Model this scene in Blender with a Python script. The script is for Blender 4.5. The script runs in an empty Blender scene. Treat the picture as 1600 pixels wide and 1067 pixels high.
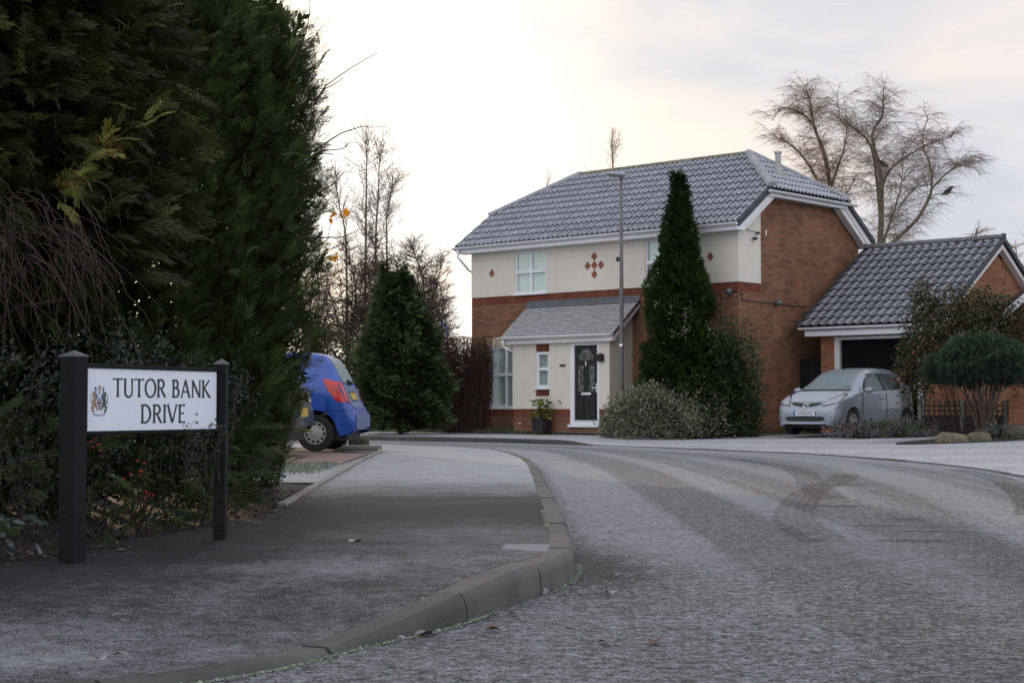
import bpy, bmesh, math, random
import numpy as np
from mathutils import Vector, Matrix
from mathutils.bvhtree import BVHTree
R = math.radians
random.seed(7); rng = np.random.default_rng(7)
scene = bpy.context.scene
COL = scene.collection

# ------------------------------------------------------------------ camera
cam = bpy.data.cameras.new('camera'); cam_o = bpy.data.objects.new('camera', cam); COL.objects.link(cam_o)
cam.sensor_width = 22.3; cam.lens = 35.0; cam.clip_start = 0.05; cam.clip_end = 2000
cam_o.location = (0, 0, 0.8); cam_o.rotation_euler = (R(90 + 2.315), 0, 0)
scene.camera = cam_o
scene.render.resolution_x = 1024; scene.render.resolution_y = 682

# ------------------------------------------------------------------ sky, sun, exposure
SUN_AZ, SUN_EL = R(-23), R(5.0)          # azimuth from +Y towards +X
SUND = (math.sin(SUN_AZ) * math.cos(SUN_EL), math.cos(SUN_AZ) * math.cos(SUN_EL), math.sin(SUN_EL))
world = bpy.data.worlds.new('World'); scene.world = world; world.use_nodes = True
wt = world.node_tree; wt.nodes.clear()
def wn(t, **k):
    n = wt.nodes.new(t)
    for a, b in k.items(): setattr(n, a, b)
    return n
w_out = wn('ShaderNodeOutputWorld'); w_bg = wn('ShaderNodeBackground'); w_bg.inputs[1].default_value = 0.1
w_sky = wn('ShaderNodeTexSky', sky_type='NISHITA', sun_disc=False, sun_elevation=SUN_EL, sun_rotation=SUN_AZ, air_density=1.0, dust_density=1.5, ozone_density=1.5)
w_tc = wn('ShaderNodeTexCoord')
w_dot = wn('ShaderNodeVectorMath', operation='DOT_PRODUCT'); w_dot.inputs[1].default_value = SUND
wt.links.new(w_tc.outputs['Generated'], w_dot.inputs[0])
# cloud deck: brightest sunward, lifted again behind the camera to light the house front
w_r = wn('ShaderNodeValToRGB'); cr = w_r.color_ramp
w_map = wn('ShaderNodeMapRange'); w_map.inputs[1].default_value = -1; w_map.inputs[2].default_value = 1
wt.links.new(w_dot.outputs['Value'], w_map.inputs[0]); wt.links.new(w_map.outputs[0], w_r.inputs[0])
stops = [(0.0, (.82, .85, .94)), (.5, (.76, .78, .85)), (.75, (.58, .59, .635)), (.90, (.545, .54, .56)), (.94, (.64, .61, .585)), (.968, (.87, .83, .775)), (.985, (1.12, 1.03, .89)), (1.0, (1.8, 1.5, 1.1))]
cr.elements[0].position, cr.elements[0].color = stops[0][0], (*stops[0][1], 1)
cr.elements[1].position, cr.elements[1].color = stops[-1][0], (*stops[-1][1], 1)
for ps, c in stops[1:-1]:
    e = cr.elements.new(ps); e.color = (*c, 1)
w_sep = wn('ShaderNodeSeparateXYZ'); wt.links.new(w_tc.outputs['Generated'], w_sep.inputs[0])
w_add = wn('ShaderNodeMath', operation='ADD'); w_add.inputs[1].default_value = 0.22
wt.links.new(w_sep.outputs[2], w_add.inputs[0])
w_div = wn('ShaderNodeVectorMath', operation='DIVIDE'); w_cmb = wn('ShaderNodeCombineXYZ')
for i in range(3): wt.links.new(w_add.outputs[0], w_cmb.inputs[i])
wt.links.new(w_tc.outputs['Generated'], w_div.inputs[0]); wt.links.new(w_cmb.outputs[0], w_div.inputs[1])
w_ns = wn('ShaderNodeTexNoise'); w_ns.inputs['Scale'].default_value = 1.9; w_ns.inputs['Detail'].default_value = 5; w_ns.inputs['Roughness'].default_value = .5; w_ns.inputs['Distortion'].default_value = .4
wt.links.new(w_div.outputs[0], w_ns.inputs['Vector'])
w_cr = wn('ShaderNodeValToRGB'); w_cr.color_ramp.elements[0].position = .40; w_cr.color_ramp.elements[0].color = (.83, .87, .955, 1)
w_cr.color_ramp.elements[1].position = .62; w_cr.color_ramp.elements[1].color = (1.17, 1.085, 1.0, 1)
wt.links.new(w_ns.outputs['Fac'], w_cr.inputs[0])
w_mul = wn('ShaderNodeMix', data_type='RGBA', blend_type='MULTIPLY'); w_mul.inputs[0].default_value = 1
wt.links.new(w_r.outputs[0], w_mul.inputs[6]); wt.links.new(w_cr.outputs[0], w_mul.inputs[7])
w_x10 = wn('ShaderNodeVectorMath', operation='SCALE'); w_x10.inputs['Scale'].default_value = 10.0
wt.links.new(w_mul.outputs[2], w_x10.inputs[0])
w_mix = wn('ShaderNodeMix', data_type='RGBA'); w_mix.inputs[0].default_value = .93
wt.links.new(w_sky.outputs[0], w_mix.inputs[6]); wt.links.new(w_x10.outputs[0], w_mix.inputs[7])
wt.links.new(w_mix.outputs[2], w_bg.inputs[0]); wt.links.new(w_bg.outputs[0], w_out.inputs[0])

sun = bpy.data.lights.new('sun', 'SUN'); sun.energy = 2.0; sun.color = (1, .70, .42); sun.angle = R(2)
sun_o = bpy.data.objects.new('sun', sun); COL.objects.link(sun_o)
sun_o.rotation_euler = Vector(SUND).to_track_quat('Z', 'Y').to_euler(); sun_o.location = (-20, 60, 30)
scene.view_settings.view_transform = 'Standard'; scene.view_settings.look = 'None'
scene.view_settings.exposure = 0.60; scene.view_settings.gamma = 1.0

# ------------------------------------------------------------------ materials
def _bsdf(name):
    m = bpy.data.materials.new(name); m.use_nodes = True
    nt = m.node_tree; return m, nt, nt.nodes['Principled BSDF']
def N(nt, t, ins=None, **k):
    n = nt.nodes.new(t)
    for a, b in k.items(): setattr(n, a, b)
    for a, b in (ins or {}).items(): n.inputs[a].default_value = b
    return n
def noise(nt, scale, detail=4, rough=.55, coord='Object', dist=0):
    tc = N(nt, 'ShaderNodeTexCoord'); n = N(nt, 'ShaderNodeTexNoise', {'Scale': scale, 'Detail': detail, 'Roughness': rough, 'Distortion': dist})
    nt.links.new(tc.outputs[coord], n.inputs['Vector']); return n
def ramp(nt, src, stops):
    r = N(nt, 'ShaderNodeValToRGB'); e = r.color_ramp.elements
    def c4(c): return (*c, 1) if len(c) == 3 else c
    e[0].position, e[0].color = stops[0][0], c4(stops[0][1]); e[1].position, e[1].color = stops[-1][0], c4(stops[-1][1])
    for p, c in stops[1:-1]:
        x = e.new(p); x.color = c4(c)
    nt.links.new(src, r.inputs[0]); return r
def mixc(nt, fac, a, b, mode='MIX'):
    m = N(nt, 'ShaderNodeMix', data_type='RGBA', blend_type=mode)
    for i, v in ((0, fac), (6, a), (7, b)):
        if hasattr(v, 'links') or isinstance(v, bpy.types.NodeSocket): nt.links.new(v, m.inputs[i])
        else: m.inputs[i].default_value = v if i == 0 else (*v, 1)
    return m.outputs[2]
def math_(nt, op, a, b=None, clamp=False):
    m = N(nt, 'ShaderNodeMath', operation=op, use_clamp=clamp)
    for i, v in ((0, a), (1, b)):
        if v is None: continue
        if isinstance(v, bpy.types.NodeSocket): nt.links.new(v, m.inputs[i])
        else: m.inputs[i].default_value = v
    return m.outputs[0]
def bump(nt, b, h, strength=.3, dist=.01):
    n = N(nt, 'ShaderNodeBump', {'Strength': strength, 'Distance': dist}); nt.links.new(h, n.inputs['Height']); nt.links.new(n.outputs[0], b.inputs['Normal'])
MATS = {}
def mat(name, col, rough=.6, var=.25, scale=6.0, bmp=0.0, bscale=40, metal=0.0, spec=.5, objvar=0.0, coat=0.0, detail=5):
    """plain procedural surface: base colour broken up by noise, optional bump and per-object variation"""
    if name in MATS: return MATS[name]
    m, nt, b = _bsdf(name)
    n = noise(nt, scale, detail)
    r = ramp(nt, n.outputs['Fac'], [(.28, tuple(c * (1 - var) for c in col)), (.72, tuple(min(1, c * (1 + var)) for c in col))])
    out = r.outputs[0]
    if objvar:
        oi = N(nt, 'ShaderNodeObjectInfo')
        rr = ramp(nt, oi.outputs['Random'], [(0, (1 - objvar,) * 3), (1, (1 + objvar,) * 3)])
        out = mixc(nt, 1.0, out, rr.outputs[0], 'MULTIPLY')
    nt.links.new(out, b.inputs['Base Color'])
    b.inputs['Roughness'].default_value = rough; b.inputs['Metallic'].default_value = metal
    b.inputs['Specular IOR Level'].default_value = spec; b.inputs['Coat Weight'].default_value = coat
    if bmp:
        n2 = noise(nt, bscale, 5); bump(nt, b, n2.outputs['Fac'], bmp, .01)
    MATS[name] = m; return m
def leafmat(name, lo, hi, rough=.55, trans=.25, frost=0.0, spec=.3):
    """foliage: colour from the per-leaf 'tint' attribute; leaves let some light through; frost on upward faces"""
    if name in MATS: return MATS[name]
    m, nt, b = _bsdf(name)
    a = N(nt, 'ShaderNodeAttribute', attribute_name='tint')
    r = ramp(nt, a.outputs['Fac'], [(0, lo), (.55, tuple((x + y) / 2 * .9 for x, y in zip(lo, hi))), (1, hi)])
    out = r.outputs[0]
    if frost:
        n = noise(nt, 7, 4)
        fr = ramp(nt, n.outputs['Fac'], [(.42, (0, 0, 0)), (.68, (frost,) * 3)])
        out = mixc(nt, fr.outputs[0], out, (.42, .45, .46))
    nt.links.new(out, b.inputs['Base Color']); b.inputs['Roughness'].default_value = rough; b.inputs['Specular IOR Level'].default_value = spec
    if trans:
        t = N(nt, 'ShaderNodeBsdfTranslucent'); nt.links.new(out, t.inputs[0]); mx = N(nt, 'ShaderNodeMixShader', {0: trans})
        o = nt.nodes['Material Output']; nt.links.new(b.outputs[0], mx.inputs[1]); nt.links.new(t.outputs[0], mx.inputs[2]); nt.links.new(mx.outputs[0], o.inputs[0])
    MATS[name] = m; return m

# ------------------------------------------------------------------ mesh helpers
class MB:
    def __init__(s): s.v = []; s.f = []; s.mi = []; s.pc = []
    def add(s, vs, fs, mi=0):
        vs = list(vs); s.pc.append((vs, fs)); o = len(s.v); s.v += [tuple(v) for v in vs]; s.f += [tuple(i + o for i in f) for f in fs]; s.mi += [mi] * len(fs); return s
    def box(s, x0, x1, y0, y1, z0, z1, mi=0):
        return s.add([(x0, y0, z0), (x1, y0, z0), (x1, y1, z0), (x0, y1, z0), (x0, y0, z1), (x1, y0, z1), (x1, y1, z1), (x0, y1, z1)],
                     [(0, 3, 2, 1), (4, 5, 6, 7), (0, 1, 5, 4), (1, 2, 6, 5), (2, 3, 7, 6), (3, 0, 4, 7)], mi)
    def prism(s, poly, axis, a0, a1, mi=0):
        """2D polygon swept along an axis: axis 'y' poly is (x,z); 'x' poly is (y,z); 'z' poly is (x,y)"""
        n = len(poly)
        def mk(p, a): return {'y': (p[0], a, p[1]), 'x': (a, p[0], p[1]), 'z': (p[0], p[1], a)}[axis]
        vs = [mk(p, a0) for p in poly] + [mk(p, a1) for p in poly]
        fs = [tuple(range(n))[::-1], tuple(range(n, 2 * n))] + [(i, (i + 1) % n, n + (i + 1) % n, n + i) for i in range(n)]
        return s.add(vs, fs, mi)
    def tube(s, pts, rad, seg=8, cap=True, mi=0):
        pts = [Vector(p) for p in pts]; n = len(pts); rad = rad if hasattr(rad, '__len__') else [rad] * n
        up = Vector((0, 0, 1)); vs = []; fs = []; prev = None
        for i, p in enumerate(pts):
            d = (pts[min(i + 1, n - 1)] - pts[max(i - 1, 0)]).normalized()
            if prev is None:
                a = d.cross(up); a = a if a.length > 1e-3 else d.cross(Vector((1, 0, 0))); a.normalize()
            else:
                a = (prev - d * prev.dot(d)).normalized()
            prev = a; b = d.cross(a)
            for k in range(seg):
                t = 2 * math.pi * k / seg; vs.append(p + (a * math.cos(t) + b * math.sin(t)) * rad[i])
        for i in range(n - 1):
            for k in range(seg):
                k2 = (k + 1) % seg; fs.append((i * seg + k, i * seg + k2, (i + 1) * seg + k2, (i + 1) * seg + k))
        if cap: fs += [tuple(range(seg))[::-1], tuple(range((n - 1) * seg, n * seg))]
        return s.add(vs, fs, mi)
    def lathe(s, prof, seg=20, mi=0, axis='z', c=(0, 0, 0), cap=True):
        vs = []; fs = []; n = len(prof)
        for r, z in prof:
            for k in range(seg):
                t = 2 * math.pi * k / seg; x, y = r * math.cos(t), r * math.sin(t)
                p = {'z': (x, y, z), 'x': (z, x, y), 'y': (x, z, y)}[axis]
                vs.append((p[0] + c[0], p[1] + c[1], p[2] + c[2]))
        for i in range(n - 1):
            for k in range(seg):
                k2 = (k + 1) % seg; fs.append((i * seg + k, i * seg + k2, (i + 1) * seg + k2, (i + 1) * seg + k))
        if cap: fs += [tuple(range(seg))[::-1], tuple(range((n - 1) * seg, n * seg))]
        return s.add(vs, fs, mi)
    def mesh(s, name, smooth=False):
        me = bpy.data.meshes.new(name); me.from_pydata(s.v, [], s.f); me.update()
        if any(s.mi): me.polygons.foreach_set('material_index', s.mi)
        bm = bmesh.new(); bm.from_mesh(me); bmesh.ops.recalc_face_normals(bm, faces=bm.faces); bm.to_mesh(me); bm.free()
        if smooth: me.polygons.foreach_set('use_smooth', [True] * len(me.polygons))
        return me
    def each(s, name, mats, parent=None, loc=(0, 0, 0), **k):
        """one object per added piece"""
        for vs, fs in s.pc: MB().add(vs, fs).build(name, mats, parent, loc, **k)
    def build(s, name, mats, parent=None, loc=(0, 0, 0), smooth=False, bevel=0.0):
        o = link(name, s.mesh(name, smooth), mats, parent, loc)
        if bevel:
            md = o.modifiers.new('bevel', 'BEVEL'); md.width = bevel; md.segments = 2; md.limit_method = 'ANGLE'; md.angle_limit = R(40)
        return o
def link(name, me, mats, parent=None, loc=(0, 0, 0)):
    o = bpy.data.objects.new(name, me); COL.objects.link(o)
    if me is not None and not len(me.materials):
        for m in (mats if isinstance(mats, (list, tuple)) else [mats]): me.materials.append(m)
    o.location = loc
    if parent is not None: o.parent = parent
    return o
def autosmooth(o, ang=40):
    me = o.data; me.polygons.foreach_set('use_smooth', [True] * len(me.polygons))
    try: me.set_sharp_from_angle(angle=R(ang))
    except Exception: pass
    return o
def tag(o, label, cat, group=None, kind=None):
    o['label'] = label
    if cat: o['category'] = cat
    if group: o['group'] = group
    if kind: o['kind'] = kind
    return o
def thing(name, label, cat, loc=(0, 0, 0), rz=0, group=None):
    o = bpy.data.objects.new(name, None); COL.objects.link(o); o.location = loc; o.rotation_euler = (0, 0, rz); o.empty_display_size = .2
    return tag(o, label, cat, group)
def stuff(o): o['kind'] = 'stuff'; return o
def fast_mesh(name, V, F, tint=None, smooth=False):
    """V (n,3), F (m,k) numpy -> mesh"""
    me = bpy.data.meshes.new(name); V = np.ascontiguousarray(V, dtype=np.float32); F = np.ascontiguousarray(F, dtype=np.int32); k = F.shape[1]
    me.vertices.add(len(V)); me.vertices.foreach_set('co', V.ravel())
    me.loops.add(F.size); me.loops.foreach_set('vertex_index', F.ravel())
    me.polygons.add(len(F)); me.polygons.foreach_set('loop_start', np.arange(0, F.size, k, dtype=np.int32))
    me.update(calc_edges=True)
    if smooth: me.polygons.foreach_set('use_smooth', np.ones(len(F), dtype=bool))
    if tint is not None:
        a = me.attributes.new('tint', 'FLOAT', 'POINT'); a.data.foreach_set('value', np.ascontiguousarray(tint, dtype=np.float32))
    me.validate(); return me
def rotmats(D, roll):
    """rotation matrices whose x axis is D, rolled about it; D (n,3)"""
    D = D / np.linalg.norm(D, axis=1, keepdims=True)
    up = np.tile(np.array([0, 0, 1.0]), (len(D), 1)); bad = np.abs(D[:, 2]) > .98; up[bad] = (1, 0, 0)
    Y = np.cross(up, D); Y /= np.linalg.norm(Y, axis=1, keepdims=True); Z = np.cross(D, Y)
    c, s = np.cos(roll)[:, None], np.sin(roll)[:, None]
    return np.stack([D, Y * c + Z * s, -Y * s + Z * c], axis=2)
def scatter(tmpl, P, D, S, roll, tint):
    """instance template triangles (V,F) at P along D, scale S -> V,F,tint arrays"""
    TV, TF = tmpl; M = rotmats(D, roll); n = len(P)
    V = np.einsum('nij,vj->nvi', M, TV) * S[:, None, None] + P[:, None, :]
    F = TF[None] + (np.arange(n) * len(TV))[:, None, None]
    return V.reshape(-1, 3), F.reshape(-1, TF.shape[1]), np.repeat(tint, len(TV))
def join(parts):
    o = 0; V = []; F = []; T = []
    for v, f, t in parts:
        V.append(v); F.append(f + o); T.append(t); o += len(v)
    return np.concatenate(V), np.concatenate(F), np.concatenate(T)
def tubes(paths, seg=3):
    """list of (pts (n,3), radii (n,)) -> V, F (quads), thin limbs"""
    V = []; F = []; o = 0; ang = np.arange(seg) * 2 * math.pi / seg; ca, sa = np.cos(ang), np.sin(ang); k = np.arange(seg); k2 = (k + 1) % seg
    for pts, rad in paths:
        pts = np.asarray(pts, float); n = len(pts); d = np.gradient(pts, axis=0); d /= np.linalg.norm(d, axis=1, keepdims=True) + 1e-9
        ref = np.array([0, 0, 1.0]) if abs(d[0, 2]) < .9 else np.array([1.0, 0, 0])
        a = np.cross(d, ref); a /= np.linalg.norm(a, axis=1, keepdims=True) + 1e-9; b = np.cross(d, a)
        r = np.asarray(rad)[:, None, None]
        V.append((pts[:, None, :] + (a[:, None, :] * ca[None, :, None] + b[:, None, :] * sa[None, :, None]) * r).reshape(-1, 3))
        for i in range(n - 1):
            F.append(np.stack([o + i * seg + k, o + i * seg + k2, o + (i + 1) * seg + k2, o + (i + 1) * seg + k], 1))
        o += n * seg
    return np.concatenate(V), np.concatenate(F)
def crom(pts, n=8):
    """Catmull-Rom through rows of pts"""
    P = np.asarray(pts, float); P = np.vstack([2 * P[0] - P[1], P, 2 * P[-1] - P[-2]]); out = []
    for i in range(1, len(P) - 2):
        for t in np.arange(n) / n:
            a, b, c, d = P[i - 1], P[i], P[i + 1], P[i + 2]
            out.append(.5 * (2 * b + (c - a) * t + (2 * a - 5 * b + 4 * c - d) * t * t + (3 * b - a - 3 * c + d) * t ** 3))
    out.append(P[-2]); return np.array(out)
def resample(P, step=None, n=None):
    s = np.concatenate([[0], np.cumsum(np.linalg.norm(np.diff(P[:, :2], axis=0), axis=1))])
    m = n or max(2, int(round(s[-1] / step)) + 1); t = np.linspace(0, s[-1], m)
    return np.stack([np.interp(t, s, P[:, j]) for j in range(P.shape[1])], 1)
def sstep(a, b, x): t = np.clip((x - a) / (b - a), 0, 1); return t * t * (3 - 2 * t)
# ================================================================== SETTING: ground, road, kerbs, pavements
def attr_mesh(name, V, F, **attrs):
    me = fast_mesh(name, V, F, smooth=True)
    for k, a in attrs.items():
        at = me.attributes.new(k, 'FLOAT', 'POINT'); at.data.foreach_set('value', np.ascontiguousarray(a, dtype=np.float32))
    return me
def grid_faces(nu, nv):
    i = np.arange(nu - 1)[:, None] * nv + np.arange(nv - 1)[None]; i = i.ravel()
    return np.stack([i, i + nv, i + nv + 1, i + 1], 1)
def frosty(name, base, frostc, grain=95, rough=.62, bstr=.5, bdist=.012, wts=(1.7, 1.0, .35), coarse=0.0):
    """tarmac with hoar frost: 'frost' attribute = how much frost lies there, broken up by stone-sized grain"""
    m, nt, b = _bsdf(name)
    a = N(nt, 'ShaderNodeAttribute', attribute_name='frost')
    n1 = noise(nt, grain, 3, .6); n2 = noise(nt, 3.2, 5, .6); n3 = noise(nt, 17, 4, .65)
    v = N(nt, 'ShaderNodeTexVoronoi', {'Scale': grain * 1.1}); tc = N(nt, 'ShaderNodeTexCoord'); nt.links.new(tc.outputs['Object'], v.inputs['Vector'])
    s = math_(nt, 'ADD', math_(nt, 'MULTIPLY', math_(nt, 'SUBTRACT', n1.outputs['Fac'], .5), wts[0]), math_(nt, 'MULTIPLY', math_(nt, 'SUBTRACT', n3.outputs['Fac'], .5), wts[1]))
    s = math_(nt, 'ADD', s, math_(nt, 'MULTIPLY', math_(nt, 'SUBTRACT', n2.outputs['Fac'], .5), wts[2]))
    if coarse: n4 = noise(nt, 36, 2, .5); s = math_(nt, 'ADD', s, math_(nt, 'MULTIPLY', math_(nt, 'SUBTRACT', n4.outputs['Fac'], .5), coarse))
    f = math_(nt, 'ADD', a.outputs['Fac'], math_(nt, 'MULTIPLY', s, 1.3), True)
    lo = ramp(nt, n3.outputs['Fac'], [(.3, tuple(c * .65 for c in base)), (.7, tuple(c * 1.4 for c in base))])
    out = mixc(nt, f, lo.outputs[0], frostc)
    nt.links.new(out, b.inputs['Base Color']); b.inputs['Roughness'].default_value = rough; b.inputs['Specular IOR Level'].default_value = .35
    h = math_(nt, 'ADD', math_(nt, 'MULTIPLY', v.outputs['Distance'], -.8), math_(nt, 'MULTIPLY', n3.outputs['Fac'], .9))
    bump(nt, b, h, bstr, bdist); MATS[name] = m; return m
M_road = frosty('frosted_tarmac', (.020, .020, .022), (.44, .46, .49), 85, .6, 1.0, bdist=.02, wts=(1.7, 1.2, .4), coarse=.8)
M_pave = frosty('frosted_footway', (.013, .013, .014), (.43, .445, .475), 120, .65, .7, wts=(1.2, .5, .5))
M_drive = frosty('frosted_drive', (.055, .053, .052), (.56, .57, .60), 60, .62, .35)
M_kerb = mat('kerb_concrete', (.050, .046, .042), .55, .5, 3, .45, 90, objvar=.35)
M_kerb_far = mat('kerb_concrete_dark', (.050, .045, .042), .8, .3, 9, .3, 60, objvar=.2)
M_soil = mat('soil', (.016, .012, .009), .95, .5, 5, .6, 30)

g = MB(); g.box(-700, 700, -200, 1200, -.5, -.06)
tag(g.build('ground', M_soil), 'dark earth reaching to the horizon under everything', 'ground', kind='structure')

# ---- kerb lines (x, y, kerb height); road lies on the right of the near one
NEAR = crom([(-16, 2.7, .02), (-6, 2.75, .02), (-3.6, 3.05, .02), (-2.4, 3.68, .02), (-1.6, 4.25, .022), (-1.05, 4.58, .022), (-.735, 4.91, .022), (-.517, 5.34, .026), (-.259, 5.80, .082), (-.02, 6.46, .125),
             (.212, 7.2, .132), (.30, 7.79, .125), (.33, 9, .115), (.335, 12, .11), (.33, 16, .10), (.30, 20.5, .085), (.15, 25, .04), (-.11, 28.2, .025), (-.6, 30.6, .02), (-1.9, 32.2, .02), (-5, 33.2, .02), (-14, 34.5, .02)], 10)
FAR = crom([(-16, 47.5, .11), (-9, 42.2, .11), (-3.3, 38.1, .105), (-.87, 36.25, .10), (.6, 34.65, .10), (1.15, 33.95, .085), (1.65, 33.2, .012), (2.6, 31.6, .012), (4.1, 28.9, .012), (5.35, 25.6, .012), (5.85, 21.6, .012), (5.75, 17, .012), (6.2, 12, .02), (7.6, 8, .05), (10.5, 5.6, .08), (20, 4.6, .08)], 10)
def kerb_line(name, path, side, label, material, stone=.9, width=.125, smax=None):
    root = bpy.data.objects.new(name, None); COL.objects.link(root); tag(root, label, 'kerb', kind='structure')
    P = resample(path, .15); T = np.gradient(P[:, :2], axis=0); T /= np.linalg.norm(T, axis=1, keepdims=True); Nn = np.stack([-T[:, 1], T[:, 0]], 1) * side
    n = 6
    for i0 in range(0, len(P) - 1, n):
        i1 = min(i0 + n, len(P) - 1); vs = []; fs = []
        mid = P[(i0 + i1) // 2]
        if abs(mid[0]) > 9: continue
        jz = random.uniform(-.005, .004); jo = random.uniform(-.005, .004)
        for i in range(i0, i1 + 1):
            p, t, q = P[i], T[i], Nn[i]; h = p[2] + jz
            e = .007 * (1 if i == i0 else (-1 if i == i1 else 0))
            for (o, z) in ((-.012, -.12), (0, h - .045), (.010, h - .016), (.028, h), (width, h), (width, -.12)):
                vs.append((p[0] + t[0] * e + q[0] * (o + jo), p[1] + t[1] * e + q[1] * (o + jo), z))
        m = i1 - i0 + 1
        for i in range(m - 1):
            for k in range(5): fs.append((i * 6 + k, i * 6 + k + 1, (i + 1) * 6 + k + 1, (i + 1) * 6 + k))
        fs += [tuple(range(6)), tuple(range((m - 1) * 6, m * 6))[::-1]]
        o = MB().add(vs, fs).build('kerb_stone', material, root); autosmooth(o, 35)
    return root
kerb_line('near_kerb', NEAR, 1, 'worn brown concrete kerb curving round the near corner into the side road', M_kerb)
kerb_line('far_kerb', FAR, 1, 'dark kerb on the far side of the road, sunk flush at the driveway', M_kerb_far)

def track(X, Y, pts, w, soft=.5):
    """distance falloff of points to a wheel path"""
    P = crom(pts, 10); best = np.full(X.shape, 1e9)
    for i in range(len(P) - 1):
        a, b = P[i], P[i + 1]; ab = b - a; t = np.clip(((X - a[0]) * ab[0] + (Y - a[1]) * ab[1]) / (ab @ ab + 1e-9), 0, 1)
        best = np.minimum(best, np.hypot(X - a[0] - t * ab[0], Y - a[1] - t * ab[1]))
    return 1 - sstep(w * (1 - soft), w * (1 + soft), best)
ys = np.concatenate([np.arange(2.4, 9, .10), np.arange(9, 22, .055), np.arange(22, 40.01, .14), [44, 52]]); xs = np.concatenate([[-16, -12, -9], np.arange(-6, 1.3, .09), np.arange(1.3, 5.9, .036), np.arange(5.95, 7.01, .09), [8, 10, 13, 20]])
X, Y = np.meshgrid(xs, ys, indexing='ij')
ctr = lambda o: [(.33 + o, 3), (.36 + o, 8), (.36 + o, 14), (.34 + o * 1.0, 20), (.15 + o * .95, 25), (-.2 + o * .75, 29 + o * .3), (-1.4 + o * .45, 31.6 + o * .75), (-5 + o * .3, 32.8 + o * .85), (-14, 33.8 + o)]
fr = .36 + .13 * sstep(9, 24, Y)  # distance term puts grazing-view brightening of the far road into the frost amount
fr += .19 * track(X, Y, ctr(.42), .36, .14) * sstep(7.2, 9.5, Y)             # undriven strip by the near kerb
fr -= .11 * track(X, Y, ctr(1.15), .33, .25)
fr += .17 * track(X, Y, ctr(1.68), .19, .35) * sstep(8, 12, Y)
fr -= .09 * track(X, Y, ctr(2.25), .34, .3)
fr += .10 * track(X, Y, ctr(2.10), .05, .5) * sstep(10, 14, Y)
fr += .10 * track(X, Y, ctr(2.75), .18, .7)
fr -= .12 * track(X, Y, [(2.2, 6), (2.9, 10), (3.5, 15), (3.75, 20), (3.4, 25), (2.2, 29), (.6, 32), (-2, 34.2)], .26, .6)
fr += .17 * track(X, Y, [(2.6, 5.5), (3.25, 9.5), (4.0, 15), (4.45, 20), (4.5, 24), (3.4, 28.3), (1.6, 31.8)], .30, .22)
fr += .14 * track(X, Y, [(3.3, 5.5), (3.8, 9.5), (4.6, 15), (4.95, 20), (4.9, 24)], .045, .5)
fr -= .10 * track(X, Y, [(3.6, 8), (4.4, 13), (5.0, 18), (5.0, 23)], .2, .6)
fr += .16 * track(X, Y, [(5.3, 10), (5.5, 16), (5.6, 21), (5.0, 25.6), (3.9, 28.4), (1.4, 32.9), (-.9, 35.7), (-3.4, 37.5)], .35, .6)
for dd in (-.13, -.065, 0, .065, .13):                                             # treads of the turning car
    fr -= .27 * track(X, Y, [(3.95 + dd, 19), (3.5 + dd, 17.3), (2.85 + dd, 15.3), (2.3 + dd, 13), (1.98 + dd, 11.2), (1.85 + dd, 9.6)], .024, .4)
    fr -= .26 * track(X, Y, [(3.3 + dd, 24.5), (3.62 + dd, 22), (3.55 + dd, 19.8), (3.1 + dd, 16.6), (2.75 + dd, 13.9)], .026, .4)
    fr -= .34 * track(X, Y, [(5.62 + dd, 20.4), (5.35 + dd, 17.6), (4.55 + dd, 14.2), (3.9 + dd, 12.0)], .026, .4)
for (x, y, rx, ry) in ((2.66, 10.4, .17, .06), (2.40, 9.65, .22, .07), (2.6, 13.0, .2, .1), (2.85, 11.5, .15, .07), (3.4, 16.4, .3, .14), (2.5, 10.9, .2, .05)):
    fr -= .45 * np.exp(-((X - x) / rx) ** 2 - ((Y - y) / ry) ** 2)
fr -= .07 * sstep(8.5, 4.2, Y)                                                # thinner across the near junction
fr -= .6 * np.exp(-((X - .42) / .24) ** 2 - ((Y - 8.1) / 1.0) ** 2)          # bare by the kerb corner
V = np.stack([X, Y, np.zeros_like(X)], -1); V[..., 2] = .006 * np.sin(X * 1.3 + .4) * np.sin(Y * .7); V = V.reshape(-1, 3)
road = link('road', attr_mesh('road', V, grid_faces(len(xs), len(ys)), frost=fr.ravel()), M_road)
tag(road, 'frosted tarmac road with curved wheel tracks bending left', 'road', kind='structure')

def strip(name, A, Bp, nu, nv, zf, ff, material, label, cat):
    A = np.asarray(A, float); Bp = np.asarray(Bp, float)
    a = resample(A, n=nu) if len(A) != nu else A; b = Bp if len(Bp) == nu else resample(Bp, n=nu)
    t = np.linspace(0, 1, nv)[None, :, None]; Pp = a[:, None, :2] * (1 - t) + b[:, None, :2] * t
    tt = np.broadcast_to(t[..., 0], Pp.shape[:2]); Z = zf(Pp[..., 0], Pp[..., 1], tt, a[:, 2][:, None] if a.shape[1] > 2 else 0)
    V = np.concatenate([Pp, Z[..., None]], -1); fr = ff(Pp[..., 0], Pp[..., 1], tt)
    o = link(name, attr_mesh(name, V.reshape(-1, 3), grid_faces(nu, nv), frost=fr.ravel()), material)
    tag(o, label, cat, kind='structure'); return o
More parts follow.
